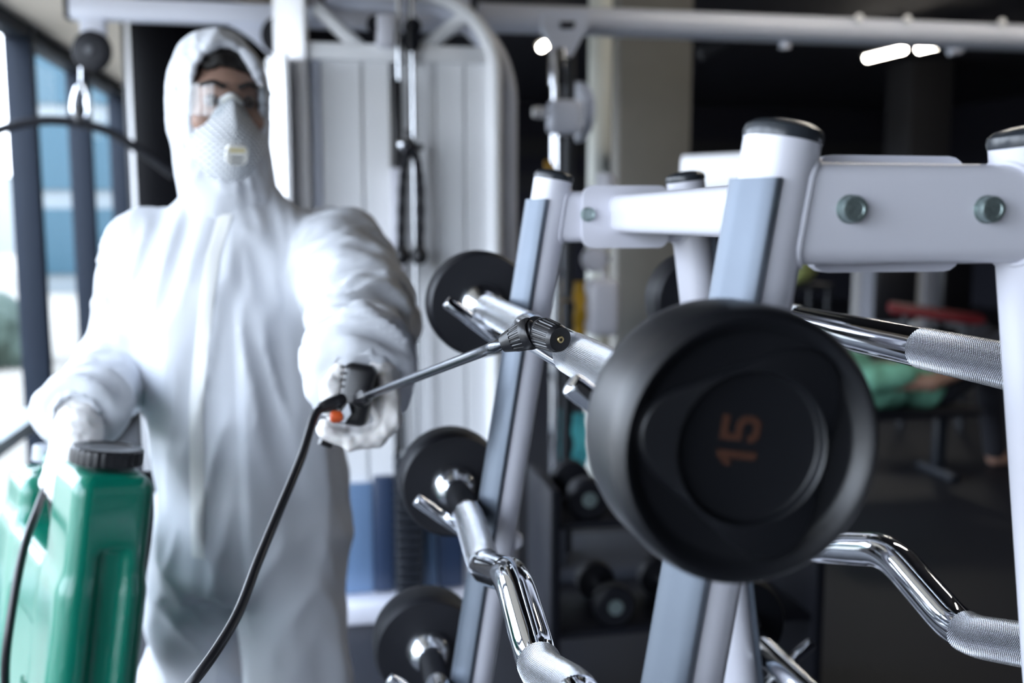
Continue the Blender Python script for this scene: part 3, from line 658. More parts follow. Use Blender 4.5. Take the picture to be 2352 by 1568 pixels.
# ------------------------------------------------------------------ fixed barbells
BR = 0.0194; HY0, HY1, HT = 0.488, 1.415, 0.068          # near outer face, far inner face
STRAIGHT = [(0, HY1 + .02, 0), (0, HY0 + .02, 0)]
EZ = [(0, HY1 + .02, 0), (0, 1.255, 0), (0, 1.135, -.025), (0, .955, .030), (0, .825, -.010), (0, .690, .032), (0, .600, .008), (0, HY0 + .02, 0)]
def head(o, y, R, outward, parent, numbered=False):
    """rubber weight head: rounded drum, dished outer face with raised three-lobed badge"""
    t = HT; r = R
    prof = [(.012, 0), (r * .93, 0), (r * .985, .006), (r, .016), (r, t - .016), (r * .985, t - .006), (r * .955, t - .0015), (r * .92, t), (r * .88, t - .001), (r * .84, t - .0045), (r * .81, t - .007), (r * .78, t - .0078), (.0005, t - .0078)]
    lathe(g := G(), prof, (0, y, 0), (0, outward, 0), 72); h = obj('weight_head', g, 'rubber' if numbered else 'rubber_far', parent)
    # raised rounded triangle, apex to the left when seen from outside
    n = 96; V = []; rings = ((1.0, t - .0085), (.985, t - .0040), (.955, t - .0022), (.69, t - .0012), (.675, t - .0020), (.66, t - .0072), (.63, t - .0085), (.0, t - .0085))
    for s, zz in rings:
        for k in range(n):
            a = 2 * PI * k / n; tri = 0.70 + 0.13 * math.cos(3 * (a - PI + .22)) + .015 * math.cos(6 * (a - PI + .22))
            q = tri * r if s > .9 else r * .52
            q = (q * s) if s > .9 else r * .80 * s
            V.append((math.cos(a) * q * outward * -1, y + outward * zz, math.sin(a) * q))
    F = [(i * n + k, i * n + (k + 1) % n, (i + 1) * n + (k + 1) % n, (i + 1) * n + k) for i in range(len(rings) - 1) for k in range(n)]
    if numbered or True: obj('face_badge', G().add(V, F), 'rubber' if numbered else 'rubber_far', h)
    # chrome hub on the inner side
    lathe(g := G(), [(.034, 0), (.034, .002), (.0325, .009), (.028, .017), (.0225, .0225), (BR + .0005, .0245), (BR - .002, .025)], (0, y, 0), (0, -outward, 0), 40); obj('hub', g, 'chrome_soft', h)
    return h
def barbell(label, path, ends, R, x, z, numbered=False, name='fixed_barbell'):
    t = thing(name, (0, 0, 0), label, 'barbell', 'fixed barbells on the rack')
    pts = fillet(path, .035, 9) if len(path) > 2 else path
    tube(g := G(), pts, BR, 40); obj('bar', g, 'chrome', t)
    for a, b in ends:                          # knurled grips follow the bar between two y values
        dense = []
        for i in range(len(pts) - 1):
            p, q = np.array(pts[i], float), np.array(pts[i + 1], float); m = max(2, int(np.linalg.norm(q - p) / .008))
            dense += [p + (q - p) * k / m for k in range(m)]
        seg = [p for p in dense if b <= p[1] <= a]
        if len(seg) > 1: tube(g := G(), seg, BR + .0007, 48); obj('knurled_grip', g, 'knurl', t)
    head(t, HY1, R, 1, t); h = head(t, HY0 + HT, R, -1, t, numbered)
    t.location = (x, 0, z); return t, h
DIG = {'1': [[(-.22, -.5), (.0, -.5), (.0, .5), (-.17, .5), (-.42, .28), (-.42, .10), (-.22, .22)]],
       '5': [[(-.36, .5), (.34, .5), (.34, .32), (-.18, .32), (-.18, .12), (.16, .12), (.36, -.04), (.36, -.34), (.20, -.5), (-.22, -.5), (-.38, -.36), (-.38, -.22), (-.20, -.22), (-.14, -.32), (.10, -.32), (.17, -.25), (.17, -.12), (.08, -.05), (-.36, -.05)]]}
b1, nh = barbell('straight chrome barbell with the big black weight marked 15, on the upper left cradles', STRAIGHT, ((1.36, 1.08), (.88, .56)), .0775, BARC[(-1, TIER[0])], TIER[0], True)
# orange 15, reading upwards, printed on the badge of the near head
S = .0225; yq = HY0 + .0083
rot = math.radians(90 - 8)
for ch, off in (('1', -.27), ('5', .29)):
    V = []; F = []
    from mathutils.geometry import tessellate_polygon
    poly = DIG[ch][0]; ca_, sa_ = math.cos(rot), math.sin(rot)
    pts = []
    for a, b in poly:
        a = a * .86 * S + off * S; b = b * S
        pts.append((a * ca_ - b * sa_, a * sa_ + b * ca_))
    for k, dy in enumerate((0.0004, -.0009)):
        for a, b in pts: V.append((a - .0053, yq + dy, b + .0040))
    n = len(pts); tris = tessellate_polygon([[Vector((a, b, 0)) for a, b in pts]])
    F = [tuple(n + i for i in q) for q in tris] + [tuple(q) for q in tris] + [(k, (k + 1) % n, n + (k + 1) % n, n + k) for k in range(n)]
    obj('digit_one' if ch == '1' else 'digit_five', G().add(V, F), 'orange', nh, smooth=False)
barbell('cambered chrome curl barbell on the middle left cradles, below the spray nozzle', EZ, ((1.27, 1.13), (.83, .69)), .079, BARC[(-1, TIER[1])], TIER[1], name='curl_barbell')
barbell('cambered chrome curl barbell on the lowest left cradles, at the bottom edge', EZ, ((1.27, 1.13), (.83, .69)), .081, BARC[(-1, TIER[2])], TIER[2], name='curl_barbell')
barbell('straight chrome barbell with knurled grip on the upper right cradles', STRAIGHT, ((1.20, 1.10), (.862, .55)), .075, BARC[(1, TIER[0])], TIER[0])
barbell('cambered chrome curl barbell on the middle right cradles', EZ, ((.825, .69), (1.25, 1.13)), .079, BARC[(1, TIER[1])], TIER[1], name='curl_barbell')
barbell('straight chrome barbell on the lowest right cradles, behind the white leg', STRAIGHT, ((1.0, .8),), .079, BARC[(1, TIER[2])], TIER[2])

# ================================================================== the worker
PO = np.array((-0.15, 1.92, 0.0))
pr = None
SH_R, EL_R, WR_R = np.array((-.312, 1.915, 1.385)), np.array((-.395, 1.985, 1.165)), np.array((-.398, 1.720, 1.150))     # arm holding the tank
SH_L, EL_L, WR_L = np.array((.028, 1.865, 1.385)), np.array((.062, 1.635, 1.300)), np.array((.046, 1.420, 1.255))        # arm holding the lance
HIP_R, KN_R, AN_R = np.array((-.232, 1.955, .86)), np.array((-.285, 2.06, .48)), np.array((-.285, 2.16, .10))
HIP_L, KN_L, AN_L = np.array((-.083, 1.90, .86)), np.array((-.068, 1.86, .48)), np.array((-.06, 1.92, .10))
HC = np.array((-.176, 1.895, 1.664)); HY = math.radians(17)
HF = np.array((math.sin(HY), -math.cos(HY), -.06)); HF /= np.linalg.norm(HF)          # where the face looks
HR = np.cross(HF, (0, 0, 1.0)); HR /= np.linalg.norm(HR); HU = np.cross(HR, HF)       # image-left side, up
HM = np.stack([HR, HF, HU], 1)
def hd(a, b, c): return HC + HR * a + HF * b + HU * c       # head-local point (sideways, forwards, up)

def head_sdf(p):
    q = (p - HC) @ HM
    d = ell(q, (0, -.018, .028), (.074, .092, .092))
    d = smin(d, ell(q, (0, .030, -.030), (.062, .062, .085)), .03)
    d = smin(d, ell(q, (0, .048, -.085), (.042, .040, .032)), .03)
    d = smin(d, ell(q, (0, .072, .030), (.050, .016, .014)), .02)              # brow
    d = smin(d, cone(q, (0, .080, .012), (0, .098, -.024), .009, .012), .012)   # nose
    for s in (-1, 1):
        d = smax(d, -ell(q, (s * .031, .100, .004), (.018, .018, .012)), .008)  # eye sockets
        d = smin(d, ell(q, (s * .042, .066, -.030), (.022, .018, .020)), .015)  # cheeks
        d = smin(d, ell(q, (s * .076, -.005, -.010), (.010, .018, .030)), .006) # ears
    d = smin(d, cone(q, (-.018, .088, -.066), (.018, .088, -.066), .008, .008), .008)  # lips
    d = smax(d, -cone(q, (-.02, .100, -.066), (.02, .100, -.066), .003, .003), .004)
    return d
def body_sdf(p):
    d = head_sdf(p)
    d = smin(d, cone(p, hd(0, -.03, -.06), (-.15, 1.92, 1.42), .055, .062), .03)
    d = smin(d, ell(p, (-.15, 1.92, 1.25), (.155, .095, .24)), .04)
    d = smin(d, ell(p, (-.155, 1.93, .95), (.145, .10, .17)), .05)
    for S_, E_, W_ in ((SH_R, EL_R, WR_R), (SH_L, EL_L, WR_L)):
        d = smin(d, chain(p, [S_, E_, W_], [.048, .038, .026], .02), .03)
    for H_, K_, A_ in ((HIP_R, KN_R, AN_R), (HIP_L, KN_L, AN_L)):
        d = smin(d, chain(p, [H_, K_, A_], [.078, .052, .036], .03), .03)
        d = smin(d, cone(p, A_ + (0, .02, -.05), A_ + (0, -.14, -.065), .036, .028), .02)
    return d
pr = obj('person', sdf_g(body_sdf, (-.55, 1.30, .02), (.22, 2.28, 1.84), .0105), 'skin', label='person in white hooded coverall, goggles and respirator, aiming a sprayer and holding a green tank', cat='person', sharp=0)

# finer face surface is part of the same head: eyes
for s in (-1, 1):
    ellipsoid(g := G(), hd(s * .031, .078, .004), (.0125, .0125, .0125), 20, 14); e = obj('eye', g, 'sclera', pr, sharp=0)
    ellipsoid(g := G(), hd(s * .031, .0855, .004), (.0078, .0078, .0078), 14, 10); obj('iris', g, 'iris', e, sharp=0)
    tube(g := G(), smooth_path([hd(s * .012, .094, .026), hd(s * .03, .097, .034), hd(s * .052, .084, .028)], 5), [.004] * 10 + [.002], 8); obj('eyebrow', g, 'hair', pr)
def hair_sdf(p):
    q = (p - HC) @ HM
    d = ell(q, (0, -.014, .034), (.078, .098, .094))
    return smax(d, .066 - q[:, 2] - .25 * np.abs(q[:, 0]) + .15 * q[:, 1] - .012, .01)
obj('hair', sdf_g(hair_sdf, HC - .13, HC + .15, .006, lambda v: .004 * ridge(v * 60, 5)), 'hair', pr, sharp=0)

# ---- coverall: one cloth skin from collar to ankles
TZ = np.array([.74, .80, .88, .96, 1.05, 1.15, 1.25, 1.34, 1.40, 1.445, 1.475, 1.50, 1.56])
TCX = np.array([-.150, -.150, -.148, -.145, -.150, -.152, -.152, -.15, -.15, -.152, -.156, -.160, -.164])
TRX = np.array([.165, .170, .172, .168, .168, .172, .178, .182, .172, .140, .105, .088, .080])
TRY = np.array([.115, .125, .132, .135, .135, .138, .140, .132, .118, .100, .088, .082, .080])
def torso_sdf(p):
    z = p[:, 2]; cx = np.interp(z, TZ, TCX); a = np.interp(z, TZ, TRX); b = np.interp(z, TZ, TRY)
    x = p[:, 0] - cx; y = p[:, 1] - 1.905 - .03 * (1.3 - z)
    k = np.sqrt((x / a) ** 2 + (y / b) ** 2); d = (k - 1) * np.minimum(a, b)
    return smax(smax(d, z - 1.53, .03), .76 - z, .05)
NR = (WR_R - EL_R) / np.linalg.norm(WR_R - EL_R); NL = (WR_L - EL_L) / np.linalg.norm(WR_L - EL_L)
def arm_r(p): return smax(smin(chain(p, [SH_R, EL_R, WR_R + NR * .03], [.074, .062, .058], .04), ell(p, WR_R + (.004, .0, .0), (.066, .055, .052)), .03), (p - WR_R) @ NR - .030, .008)
def arm_l(p): return smax(smin(chain(p, [SH_L, EL_L, WR_L + NL * .07], [.086, .076, .060], .04), ell(p, WR_L + (.0, .0, .010), (.068, .062, .064)), .03), (p - WR_L) @ NL - .060, .008)
def leg_sdf(p, H_, K_, A_): return chain(p, [H_, K_, A_], [.098, .086, .068], .05)
def suit_sdf(p):
    d = torso_sdf(p)
    d = smin(d, cone(p, (-.305, 1.915, 1.397), (.02, 1.885, 1.397), .058, .060), .06)
    d = smin(d, arm_r(p), .045); d = smin(d, arm_l(p), .04)
    lg = smin(leg_sdf(p, HIP_R, KN_R, AN_R), leg_sdf(p, HIP_L, KN_L, AN_L), .012)
    d = smin(d, lg, .035)
    return d
def suit_disp(v):
    at_, ar, al = torso_sdf(v), arm_r(v), arm_l(v)
    wr = np.clip((at_ - ar) / .05 + .35, 0, 1); wl = np.clip((at_ - al) / .05 + .35, 0, 1); wt = np.clip(1 - wr - wl, 0, 1)
    z = v[:, 2]; k = 1 / (1 + .75 * np.clip(1.45 - z, -.1, .7))
    xx = (v[:, 0] + .15) * k; side = np.sign(v[:, 0] + .15)
    warp = .35 * vnoise(v * 5, 11)
    T = np.stack([xx * 17 + warp + .7 * vnoise(v * 3, 2), v[:, 1] * 7, z * 2.6 + side * 3], 1)
    T2 = np.stack([xx * 34 + z * 5 * side + warp, v[:, 1] * 12, z * 5.0], 1)
    dt = .0125 * ridge(T, 1) * np.clip((1.50 - z) / .12, .25, 1) + .0062 * ridge(T2, 7) + .007 * vnoise(v * 6.5, 9)
    low = np.clip((.95 - z) / .25, 0, 1)
    T3 = np.stack([v[:, 0] * 11 + z * 6, v[:, 1] * 8, z * 7 - np.abs(v[:, 0] + .15) * 10], 1)
    dt = dt * (1 - .4 * low) + low * .013 * ridge(T3, 21)
    def arm(S_, E_, W_, s, amp):
        n1 = (E_ - S_) / np.linalg.norm(E_ - S_); n2 = (W_ - E_) / np.linalg.norm(W_ - E_)
        t = np.where(((v - E_) @ n2) > 0, (v - E_) @ n2 + np.linalg.norm(E_ - S_), (v - S_) @ n1)
        q = np.stack([t * 21 + 1.1 * vnoise(v * 9, s), v[:, 0] * 9, v[:, 2] * 9], 1)
        q2 = np.stack([t * 44 + vnoise(v * 14, s + 1), v[:, 0] * 16, v[:, 2] * 16 + v[:, 1] * 6], 1)
        return amp * ridge(q, s) + amp * .45 * ridge(q2, s + 2) + .006 * vnoise(v * 10, s + 3)
    return wt * dt + wr * arm(SH_R, EL_R, WR_R, 31, .0095) + wl * arm(SH_L, EL_L, WR_L, 41, .0125)
suit_g = sdf_g(suit_sdf, (-.56, 1.30, .05), (.20, 2.30, 1.56), .0078, suit_disp)
suit = obj('coverall', suit_g, 'suit', pr, sharp=0)
# hood with a face opening
def hood_out(p):
    q = (p - HC) @ HM
    d = ell(q, (0, -.012, .026), (.089, .112, .106))
    d = smin(d, cone(p, hd(0, -.005, -.045), (-.163, 1.893, 1.475), .082, .088), .04)
    return d
def hood_sdf(p):
    q = (p - HC) @ HM; d = hood_out(p)
    sh = smax(d, -(d + .007), .003)
    op = ell(q, (.004, .150, -.010), (.079, .145, .142))
    sh = smax(sh, -op, .006)
    rim = np.sqrt((d + .003) ** 2 + np.maximum(np.abs(op) - .0, 0) ** 2) - .0062          # gathered elastic rim
    rim = np.where(q[:, 1] > -.02, rim, 1.0)
    return smin(sh, rim, .006)
def hood_disp(v):
    q = (v - HC) @ HM; ang = np.arctan2(q[:, 0], q[:, 2])
    op = ell(q, (.004, .150, -.010), (.079, .145, .142))
    T = np.stack([ang * 9, q[:, 1] * 10, q[:, 2] * 6], 1)
    return .0032 * ridge(T, 3) * np.exp(-np.abs(op) / .03) + .0035 * vnoise(v * 18, 6) + .0025 * ridge(v * np.array((26, 20, 9)), 8)
obj('hood', sdf_g(hood_sdf, (-.33, 1.70, 1.42), (.0, 2.07, 1.83), .0047, hood_disp), 'suit', suit, sharp=0)
# zip flap laid on the front of the coverall
from mathutils.bvhtree import BVHTree
bv = BVHTree.FromPolygons([tuple(q) for q in suit_g.v[0].tolist()], suit_g.f)
V = []; F = []; zs = np.linspace(1.47, .86, 70); row = 0
for z in zs:
    xc = np.interp(z, [.86, 1.15, 1.40, 1.47], [-.232, -.222, -.185, -.165]); line = []
    for dx in np.linspace(-.012, .012, 5):
        hit = bv.ray_cast(Vector((xc + dx, 1.0, z)), Vector((0, 1, 0)))
        line.append((xc + dx, (hit[0].y if hit[0] else 1.78) - .0035 + .002 * (abs(dx) > .0115), z))
    V += line
for i in range(len(zs) - 1):
    for k in range(4): F.append((5 * i + k, 5 * i + k + 1, 5 * i + 6 + k, 5 * i + 5 + k))
obj('zip_flap', G().add(V, F), 'placket', suit, sharp=0)
# elastic cuffs
for W_, E_, r, k_ in ((WR_R, EL_R, .040, .010), (WR_L, EL_L, .050, .040)):
    n_ = (W_ - E_) / np.linalg.norm(W_ - E_)
    lathe(g := G(), [(r * .9, .0), (r * 1.05, .012), (r, .024), (r * .84, .032), (r * .78, .030), (r * .8, .01)], W_ + n_ * k_, n_, 60, lambda k, n, i: 1 + .035 * math.sin(k * 2 * PI / 5) + .02 * math.sin(k * 1.9))
    obj('elastic_cuff', g, 'suit', suit, sharp=0)
# overboots on the feet
for A_ in (AN_R, AN_L):
    f = lambda p, A_=A_: smax(smin(cone(p, A_ + (0, .02, -.045), A_ + (0, -.17, -.055), .052, .045), cone(p, A_ + (0, 0, -.03), A_ + (0, 0, .09), .055, .060), .03), .0 - p[:, 2], .006)
    obj('boot', sdf_g(f, A_ - np.array((.1, .26, .12)), A_ + np.array((.1, .12, .18)), .009), 'black_matte', pr, sharp=0)

# ---- respirator
def mask_pt(s, a):
    sx = math.cos(a); sz = math.sin(a)
    rx_ = .074 * (1 - .10 * max(0, sz) ** 2) ; up = .078 if sz > 0 else .092
    pinch = 1 - .62 * max(0, sz) ** 1.6
    x = s * sx * rx_ * pinch; zz = s * sz * up
    dep = .052 * (1 - s ** 2.3) + .004
    base = .072 + .020 * max(0, sz) * s ** 2 - .034 * (abs(sx) * s) ** 2 - .006 * max(0, -sz) * s
    return hd(x, base + dep, -.064 + zz)
n, m = 64, 22; V = [mask_pt(0, 0)]; F = []; UV = []
for i in range(1, m + 1):
    for k in range(n): V.append(mask_pt(i / m, 2 * PI * k / n))
def muv(i, k): s = i / m; a = 2 * PI * k / n; return (s * math.cos(a) + 2, s * math.sin(a) * 1.25 + 2)
for k in range(n): F.append((0, 1 + k, 1 + (k + 1) % n)); UV.append((muv(0, 0), muv(1, k), muv(1, k + 1)))
for i in range(1, m):
    for k in range(n):
        a, b = 1 + (i - 1) * n, 1 + i * n; k2 = (k + 1) % n
        F.append((a + k, b + k, b + k2, a + k2)); UV.append((muv(i, k), muv(i + 1, k), muv(i + 1, k + 1), muv(i, k + 1)))
mk = obj('respirator', G().add(V, F, UV), 'mask', pr, sharp=0)
rimp = [mask_pt(1.0, 2 * PI * k / n) for k in range(n + 1)]
tube(g := G(), rimp, .0042, 8, cap=False, sy=1); obj('edge_seal', g, 'mask_plain', mk, sharp=0)
nb = [mask_pt(.97, a) + HF * .004 for a in np.linspace(PI / 2 - .5, PI / 2 + .5, 9)]
tube(g := G(), nb, .0038, 8); obj('nose_clip', g, 'valve', mk)
vc = mask_pt(.24, -PI / 2); un = HF * .93 - HU * .28; un /= np.linalg.norm(un); ur = HR; uu = np.cross(ur, un)
prism(g := G(), [ur * a + uu * b for a, b in rrect(.036, .034, .009)], vc - un * .004, vc + un * .006); vv = obj('exhale_valve', g, 'valve', mk)
prism(g := G(), [ur * a + uu * (b + .009) for a, b in rrect(.026, .006, .002)], vc + un * .006, vc + un * .0072); obj('valve_mark', g, 'valve_y', vv)
for zz in (-.004, -.012): prism(g := G(), [ur * a + uu * (b + zz) for a, b in rrect(.020, .003, .001)], vc + un * .006, vc + un * .007); obj('valve_slot', g, 'strap', vv)
for s in (-1, 1):
    tube(g := G(), [hd(s * .062, .052, -.066), hd(s * .074, .030, -.060), hd(s * .080, .0, -.055)], .0045, 8, sy=1.4); obj('elastic_strap', g, 'strap', mk)
# ---- goggles
def gog(a, c): # angle round the face, height
    return hd(.080 * math.sin(a), .012 + .092 * math.cos(a) ** .8 if math.cos(a) > 0 else .012, .006 + c)
V = []; F = []; na, nc = 36, 6; A0 = math.radians(80)
for i in range(na + 1):
    a = -A0 + 2 * A0 * i / na; nose = math.exp(-(a / .22) ** 2)
    for j in range(nc + 1):
        t = j / nc; lo = -.029 + .022 * nose + .012 * (abs(a) / A0) ** 4; hi = .026 - .004 * (abs(a) / A0) ** 2
        V.append(gog(a, lo + (hi - lo) * t))
for i in range(na):
    for j in range(nc): q = i * (nc + 1) + j; F.append((q, q + 1, q + nc + 2, q + nc + 1))
gg = obj('goggles', G().add(V, F), 'goggle', pr, sharp=0)
top = [V[i * (nc + 1) + nc] for i in range(na + 1)]; bot = [V[i * (nc + 1)] for i in range(na + 1)]
tube(g := G(), top, .0016, 8); obj('brow_rim', g, 'goggle', gg)
tube(g := G(), bot, .0014, 8); obj('lower_rim', g, 'goggle', gg)
for s in (-1, 1):
    tube(g := G(), [gog(s * A0, .018), hd(s * .083, -.02, .012)], .0052, 8, sy=1.8); obj('temple_arm', g, 'goggle_rim', gg)
    e = [gog(s * A0, c) for c in (-.015, .024)]; tube(g := G(), e, .003, 8); obj('side_rim', g, 'goggle_rim', gg)

# ---- gloves with five fingers
GA = P(820, 912, 1.30)                                  # grip of the lance, inside the fist
def glove_l(p):
    o = GA + np.array((.004, .052, -.006))
    d = smin(ell(p, o + (.034, .012, .000), (.021, .047, .044)), ell(p, o + (.022, .03, .022), (.026, .036, .026)), .02)
    d = smin(d, cone(p, o + (.018, .035, .012), WR_L + (0, -.01, 0), .034, .037), .02)
    fl = ((-.034, 1.0, .0115), (-.013, 1.06, .0118), (.008, 1.02, .0113), (.028, .86, .0102))
    for y, L, r in fl:
        pts = [o + (.040, y, .008), o + (.042, y - .004, -.030), o + (.024 - .002 * L, y - .006, -.052 * L), o + (-.014 * L, y - .006, -.056), o + (-.044 * L, y - .004, -.044 + .002 * L)]
        d = smin(d, chain(p, pts, [r * 1.1, r * 1.08, r, r * .94, r * .84], .004), .005)
    th = [o + (.008, .034, .040), o + (-.022, .012, .034), o + (-.036, -.014, .012), o + (-.038, -.030, -.012)]
    d = smin(d, chain(p, th, [.021, .0165, .0145, .0112], .006), .012)
    return d
gw = lambda v: .0016 * ridge(v * 60, 3) + .0012 * vnoise(v * 110, 4)
obj('glove', sdf_g(glove_l, GA + np.array((-.075, -.05, -.095)), GA + np.array((.095, .19, .105)), .0027, gw), 'glove', pr, sharp=0)
# tank axes
UA = np.array((.43, -.903, 0.0)); UA /= np.linalg.norm(UA); VA = np.array((.903, .43, 0.0)); VA /= np.linalg.norm(VA)
WA = np.array((0, 0, 1.0)) + .15 * VA; WA /= np.linalg.norm(WA); VA = np.cross(WA, UA); VA /= np.linalg.norm(VA)
TO = np.array((-.405, 1.672, 1.052)); TM = np.stack([UA, VA, WA], 1)            # middle of the carrying handle
def tk(u, v, w_): return TO + UA * u + VA * v + WA * w_
def glove_r(p):
    q = (p - TO) @ TM - (.042, 0, 0)
    d = smin(ell(q, (.002, -.024, .018), (.043, .022, .040)), ell(q, (.004, -.004, .045), (.036, .026, .026)), .02)
    wr = (WR_R - TO) @ TM - (.042, 0, 0)
    d = smin(d, cone(q, (.0, -.008, .050), wr, .034, .037), .025)
    for u, L, r in ((.036, 1.0, .0115), (.014, 1.06, .0118), (-.008, 1.02, .0113), (-.029, .86, .0102)):
        pts = [np.array((u, -.034, .024)), np.array((u + .003, -.040, -.010)), np.array((u + .003, -.018, -.032 * L)), np.array((u + .003, .012, -.030)), np.array((u + .001, .026 * L, -.010))]
        d = smin(d, chain(q, pts, [r * 1.1, r * 1.05, r, r * .94, r * .85], .004), .005)
    d = smin(d, chain(q, [np.array((.028, .0, .046)), np.array((.055, .012, .034)), np.array((.060, .020, .010)), np.array((.052, .022, -.010))], [.020, .0165, .014, .0115], .006), .012)
    return d
obj('glove', sdf_g(glove_r, TO + np.array((-.10, -.16, -.06)), TO + np.array((.13, .12, .135)), .003, gw), 'glove', pr, sharp=0)

# ================================================================== green sprayer tank
tankt = thing('sprayer_tank', tuple(tk(0, 0, -.44)), 'glossy green sprayer tank with black screw cap carried low by the worker', 'sprayer tank')
def tank_sdf(p):
    q = (p - TO) @ TM
    a = rbox(q - (.183, 0, -.195), (.074, .056, .245), .024)            # front hump
    b = rbox(q - (-.185, 0, -.235), (.072, .049, .205), .026)           # rear hump
    c = rbox(q - (0, 0, -.27), (.245, .056, .165), .022)                # body below the carrying handle
    d = smin(smin(a, b, .02), c, .03)
    d = smin(d, cone(q, (.16, 0, .006), (-.16, 0, -.006), .014, .014), .012)
    g_ = rbox(q - (.262, .004, -.255), (.013, .020, .20), .010)          # pressed groove in the front face
    d = smax(d, -g_, .008)
    for v in (-.058, .058):
        d = smax(d, -rbox(q - (.0, v, -.29), (.10, .006, .08), .004), .006)
    d = smin(d, cone(q, (.185, 0, .0), (.185, 0, .012), .040, .040), .006)
    d = smin(d, cone(q, (-.188, 0, -.05), (-.188, 0, -.036), .016, .016), .006)
    return d
obj('tank_body', sdf_g(tank_sdf, TO + np.array((-.34, -.36, -.47)), TO + np.array((.34, .36, .11)), .0056), 'tank', tankt, sharp=0)
flut = lambda k, n, i: 1 + (.022 if (k % 4) < 2 else 0) * (1 <= i <= 4)
co = tk(.185, 0, .056)
lathe(g := G(), [(.042, 0), (.0495, .001), (.0505, .004), (.0500, .022), (.047, .025), (.036, .026), (.032, .0235), (.0005, .0235)], co, WA, 120, flut); obj('screw_cap', g, 'black', tankt, sharp=30)
co = tk(-.188, 0, -.014)
lathe(g := G(), [(.018, 0), (.0235, .001), (.0235, .024), (.021, .028), (.0005, .028)], co, WA, 60, flut); obj('filler_cap', g, 'grey_plastic', tankt, sharp=30)
# black pump lever and carrying strap on the body side of the tank
tube(g := G(), smooth_path([tk(.20, .052, .045), tk(.205, .062, -.02), tk(.19, .064, -.14), tk(.18, .061, -.26), tk(.17, .052, -.36)], 6), .0085, 12, sy=1.7); obj('carry_strap', g, 'black_matte', tankt)
tube(g := G(), smooth_path([tk(.03, -.02, -.095), P(112, 1122, 1.56), P(84, 1175, 1.49), P(54, 1265, 1.43), P(28, 1400, 1.40), P(12, 1540, 1.40), P(20, 1700, 1.46), tk(.05, -.05, -.44)], 8), .0062, 12); obj('suction_hose', g, 'black', tankt)
# embossed marks low on the bright side wall
for i in range(4):
    o_ = tk(.06 + .022 * i, -.0565, -.30); tube(g := G(), [o_, o_ - WA * .012], .0022, 6); obj('level_mark', g, 'tank', tankt)

# ================================================================== spray lance
LA, LB = P(838, 911, 1.285), P(1182, 779, .895); LD = (LB - LA) / np.linalg.norm(LB - LA)
ln = thing('spray_lance', tuple(GA), 'black spray gun with thin steel lance and ribbed nozzle in gloved hand', 'sprayer lance')
ED = RGT * .87 + UPV * .32 - FWD * .40; ED /= np.linalg.norm(ED)       # the tip of the lance is bent outwards
tube(g := G(), smooth_path([LA - LD * .01, LA + (LB - LA) * .3, LA + (LB - LA) * .62, LA + (LB - LA) * .84, LB - ED * .022, LB], 8), .0054, 28); obj('lance_tube', g, 'steel_tube', ln)
rib = lambda lo, hi, per, amp: (lambda k, n, i: 1 - (amp if (k % per) < per * .36 else 0) * (lo <= i <= hi))
lathe(g := G(), [(.0058, -.004), (.0085, .0), (.0105, .004), (.0118, .026), (.0112, .030), (.0066, .031)], LA + LD * .012, -LD, 72, rib(2, 3, 6, .07)); obj('lance_nut', g, 'black', ln)
# grip, valve housing
gy = np.array((.02, .985, .10)); gy /= np.linalg.norm(gy)
g = G(); ce = P(820, 905, 1.315); Mx = np.stack([RGT * .985 + UPV * -.17, FWD, UPV * .985 + RGT * .17], 1)
box(g, ce - np.array((.0205, .020, .041)), ce + np.array((.0205, .020, .041)), .010, 4, Mx); obj('valve_housing', g, 'black', ln)
for k in range(4):
    o_ = P(800, 842 + 15 * k, 1.297); tube(g := G(), [o_ - RGT * .010, o_ + RGT * .004], .0014, 8); obj('housing_ridge', g, 'black', ln)
h0 = P(822, 905, 1.32); tube(g := G(), smooth_path([h0, h0 + gy * .06 - (0, 0, .004), h0 + gy * .10 - (0, 0, .002)], 6), [.0165] * 6 + [.0145] * 6 + [.013], 20); obj('grip', g, 'black', ln)
c0, c1 = P(792, 915, 1.30), P(738, 937, 1.285); cdv = (c1 - c0) / np.linalg.norm(c1 - c0)
lathe(g := G(), [(.007, 0), (.009, .003), (.0095, .022), (.0085, .030), (.0062, .036)], c0, cdv, 48, rib(1, 2, 6, .08)); obj('hose_nut', g, 'black', ln)
tp = [P(x, y, 1.275) for x, y in ((800, 925), (785, 945), (778, 968), (790, 972), (806, 950))]
prism(g := G(), np.array(tp), FWD * 0, FWD * .014); obj('trigger', g, 'grey_plastic', ln)
o_ = P(758, 957, 1.278); lathe(g := G(), [(.0005, 0), (.006, .001), (.0082, .004), (.0078, .012), (.0055, .017), (.0005, .018)], o_, np.array(RGT), 24); obj('lock_knob', g, 'red', ln)
tube(g := G(), [P(735, 1012, 1.315), P(760, 1022, 1.325)], .005, 10); obj('lever_tip', g, 'black', ln)
hp = [c1 - cdv * .004, P(722, 957, 1.27), P(692, 1050, 1.22), P(642, 1170, 1.14), P(592, 1290, 1.07), P(552, 1395, 1.02), P(508, 1475, .98), P(440, 1568, .95), P(330, 1690, .96), P(170, 1840, 1.02), P(60, 1960, 1.2), tk(.14, -.03, -.455)]
tube(g := G(), smooth_path(hp, 9), .0056, 20); obj('hose', g, 'black', ln)
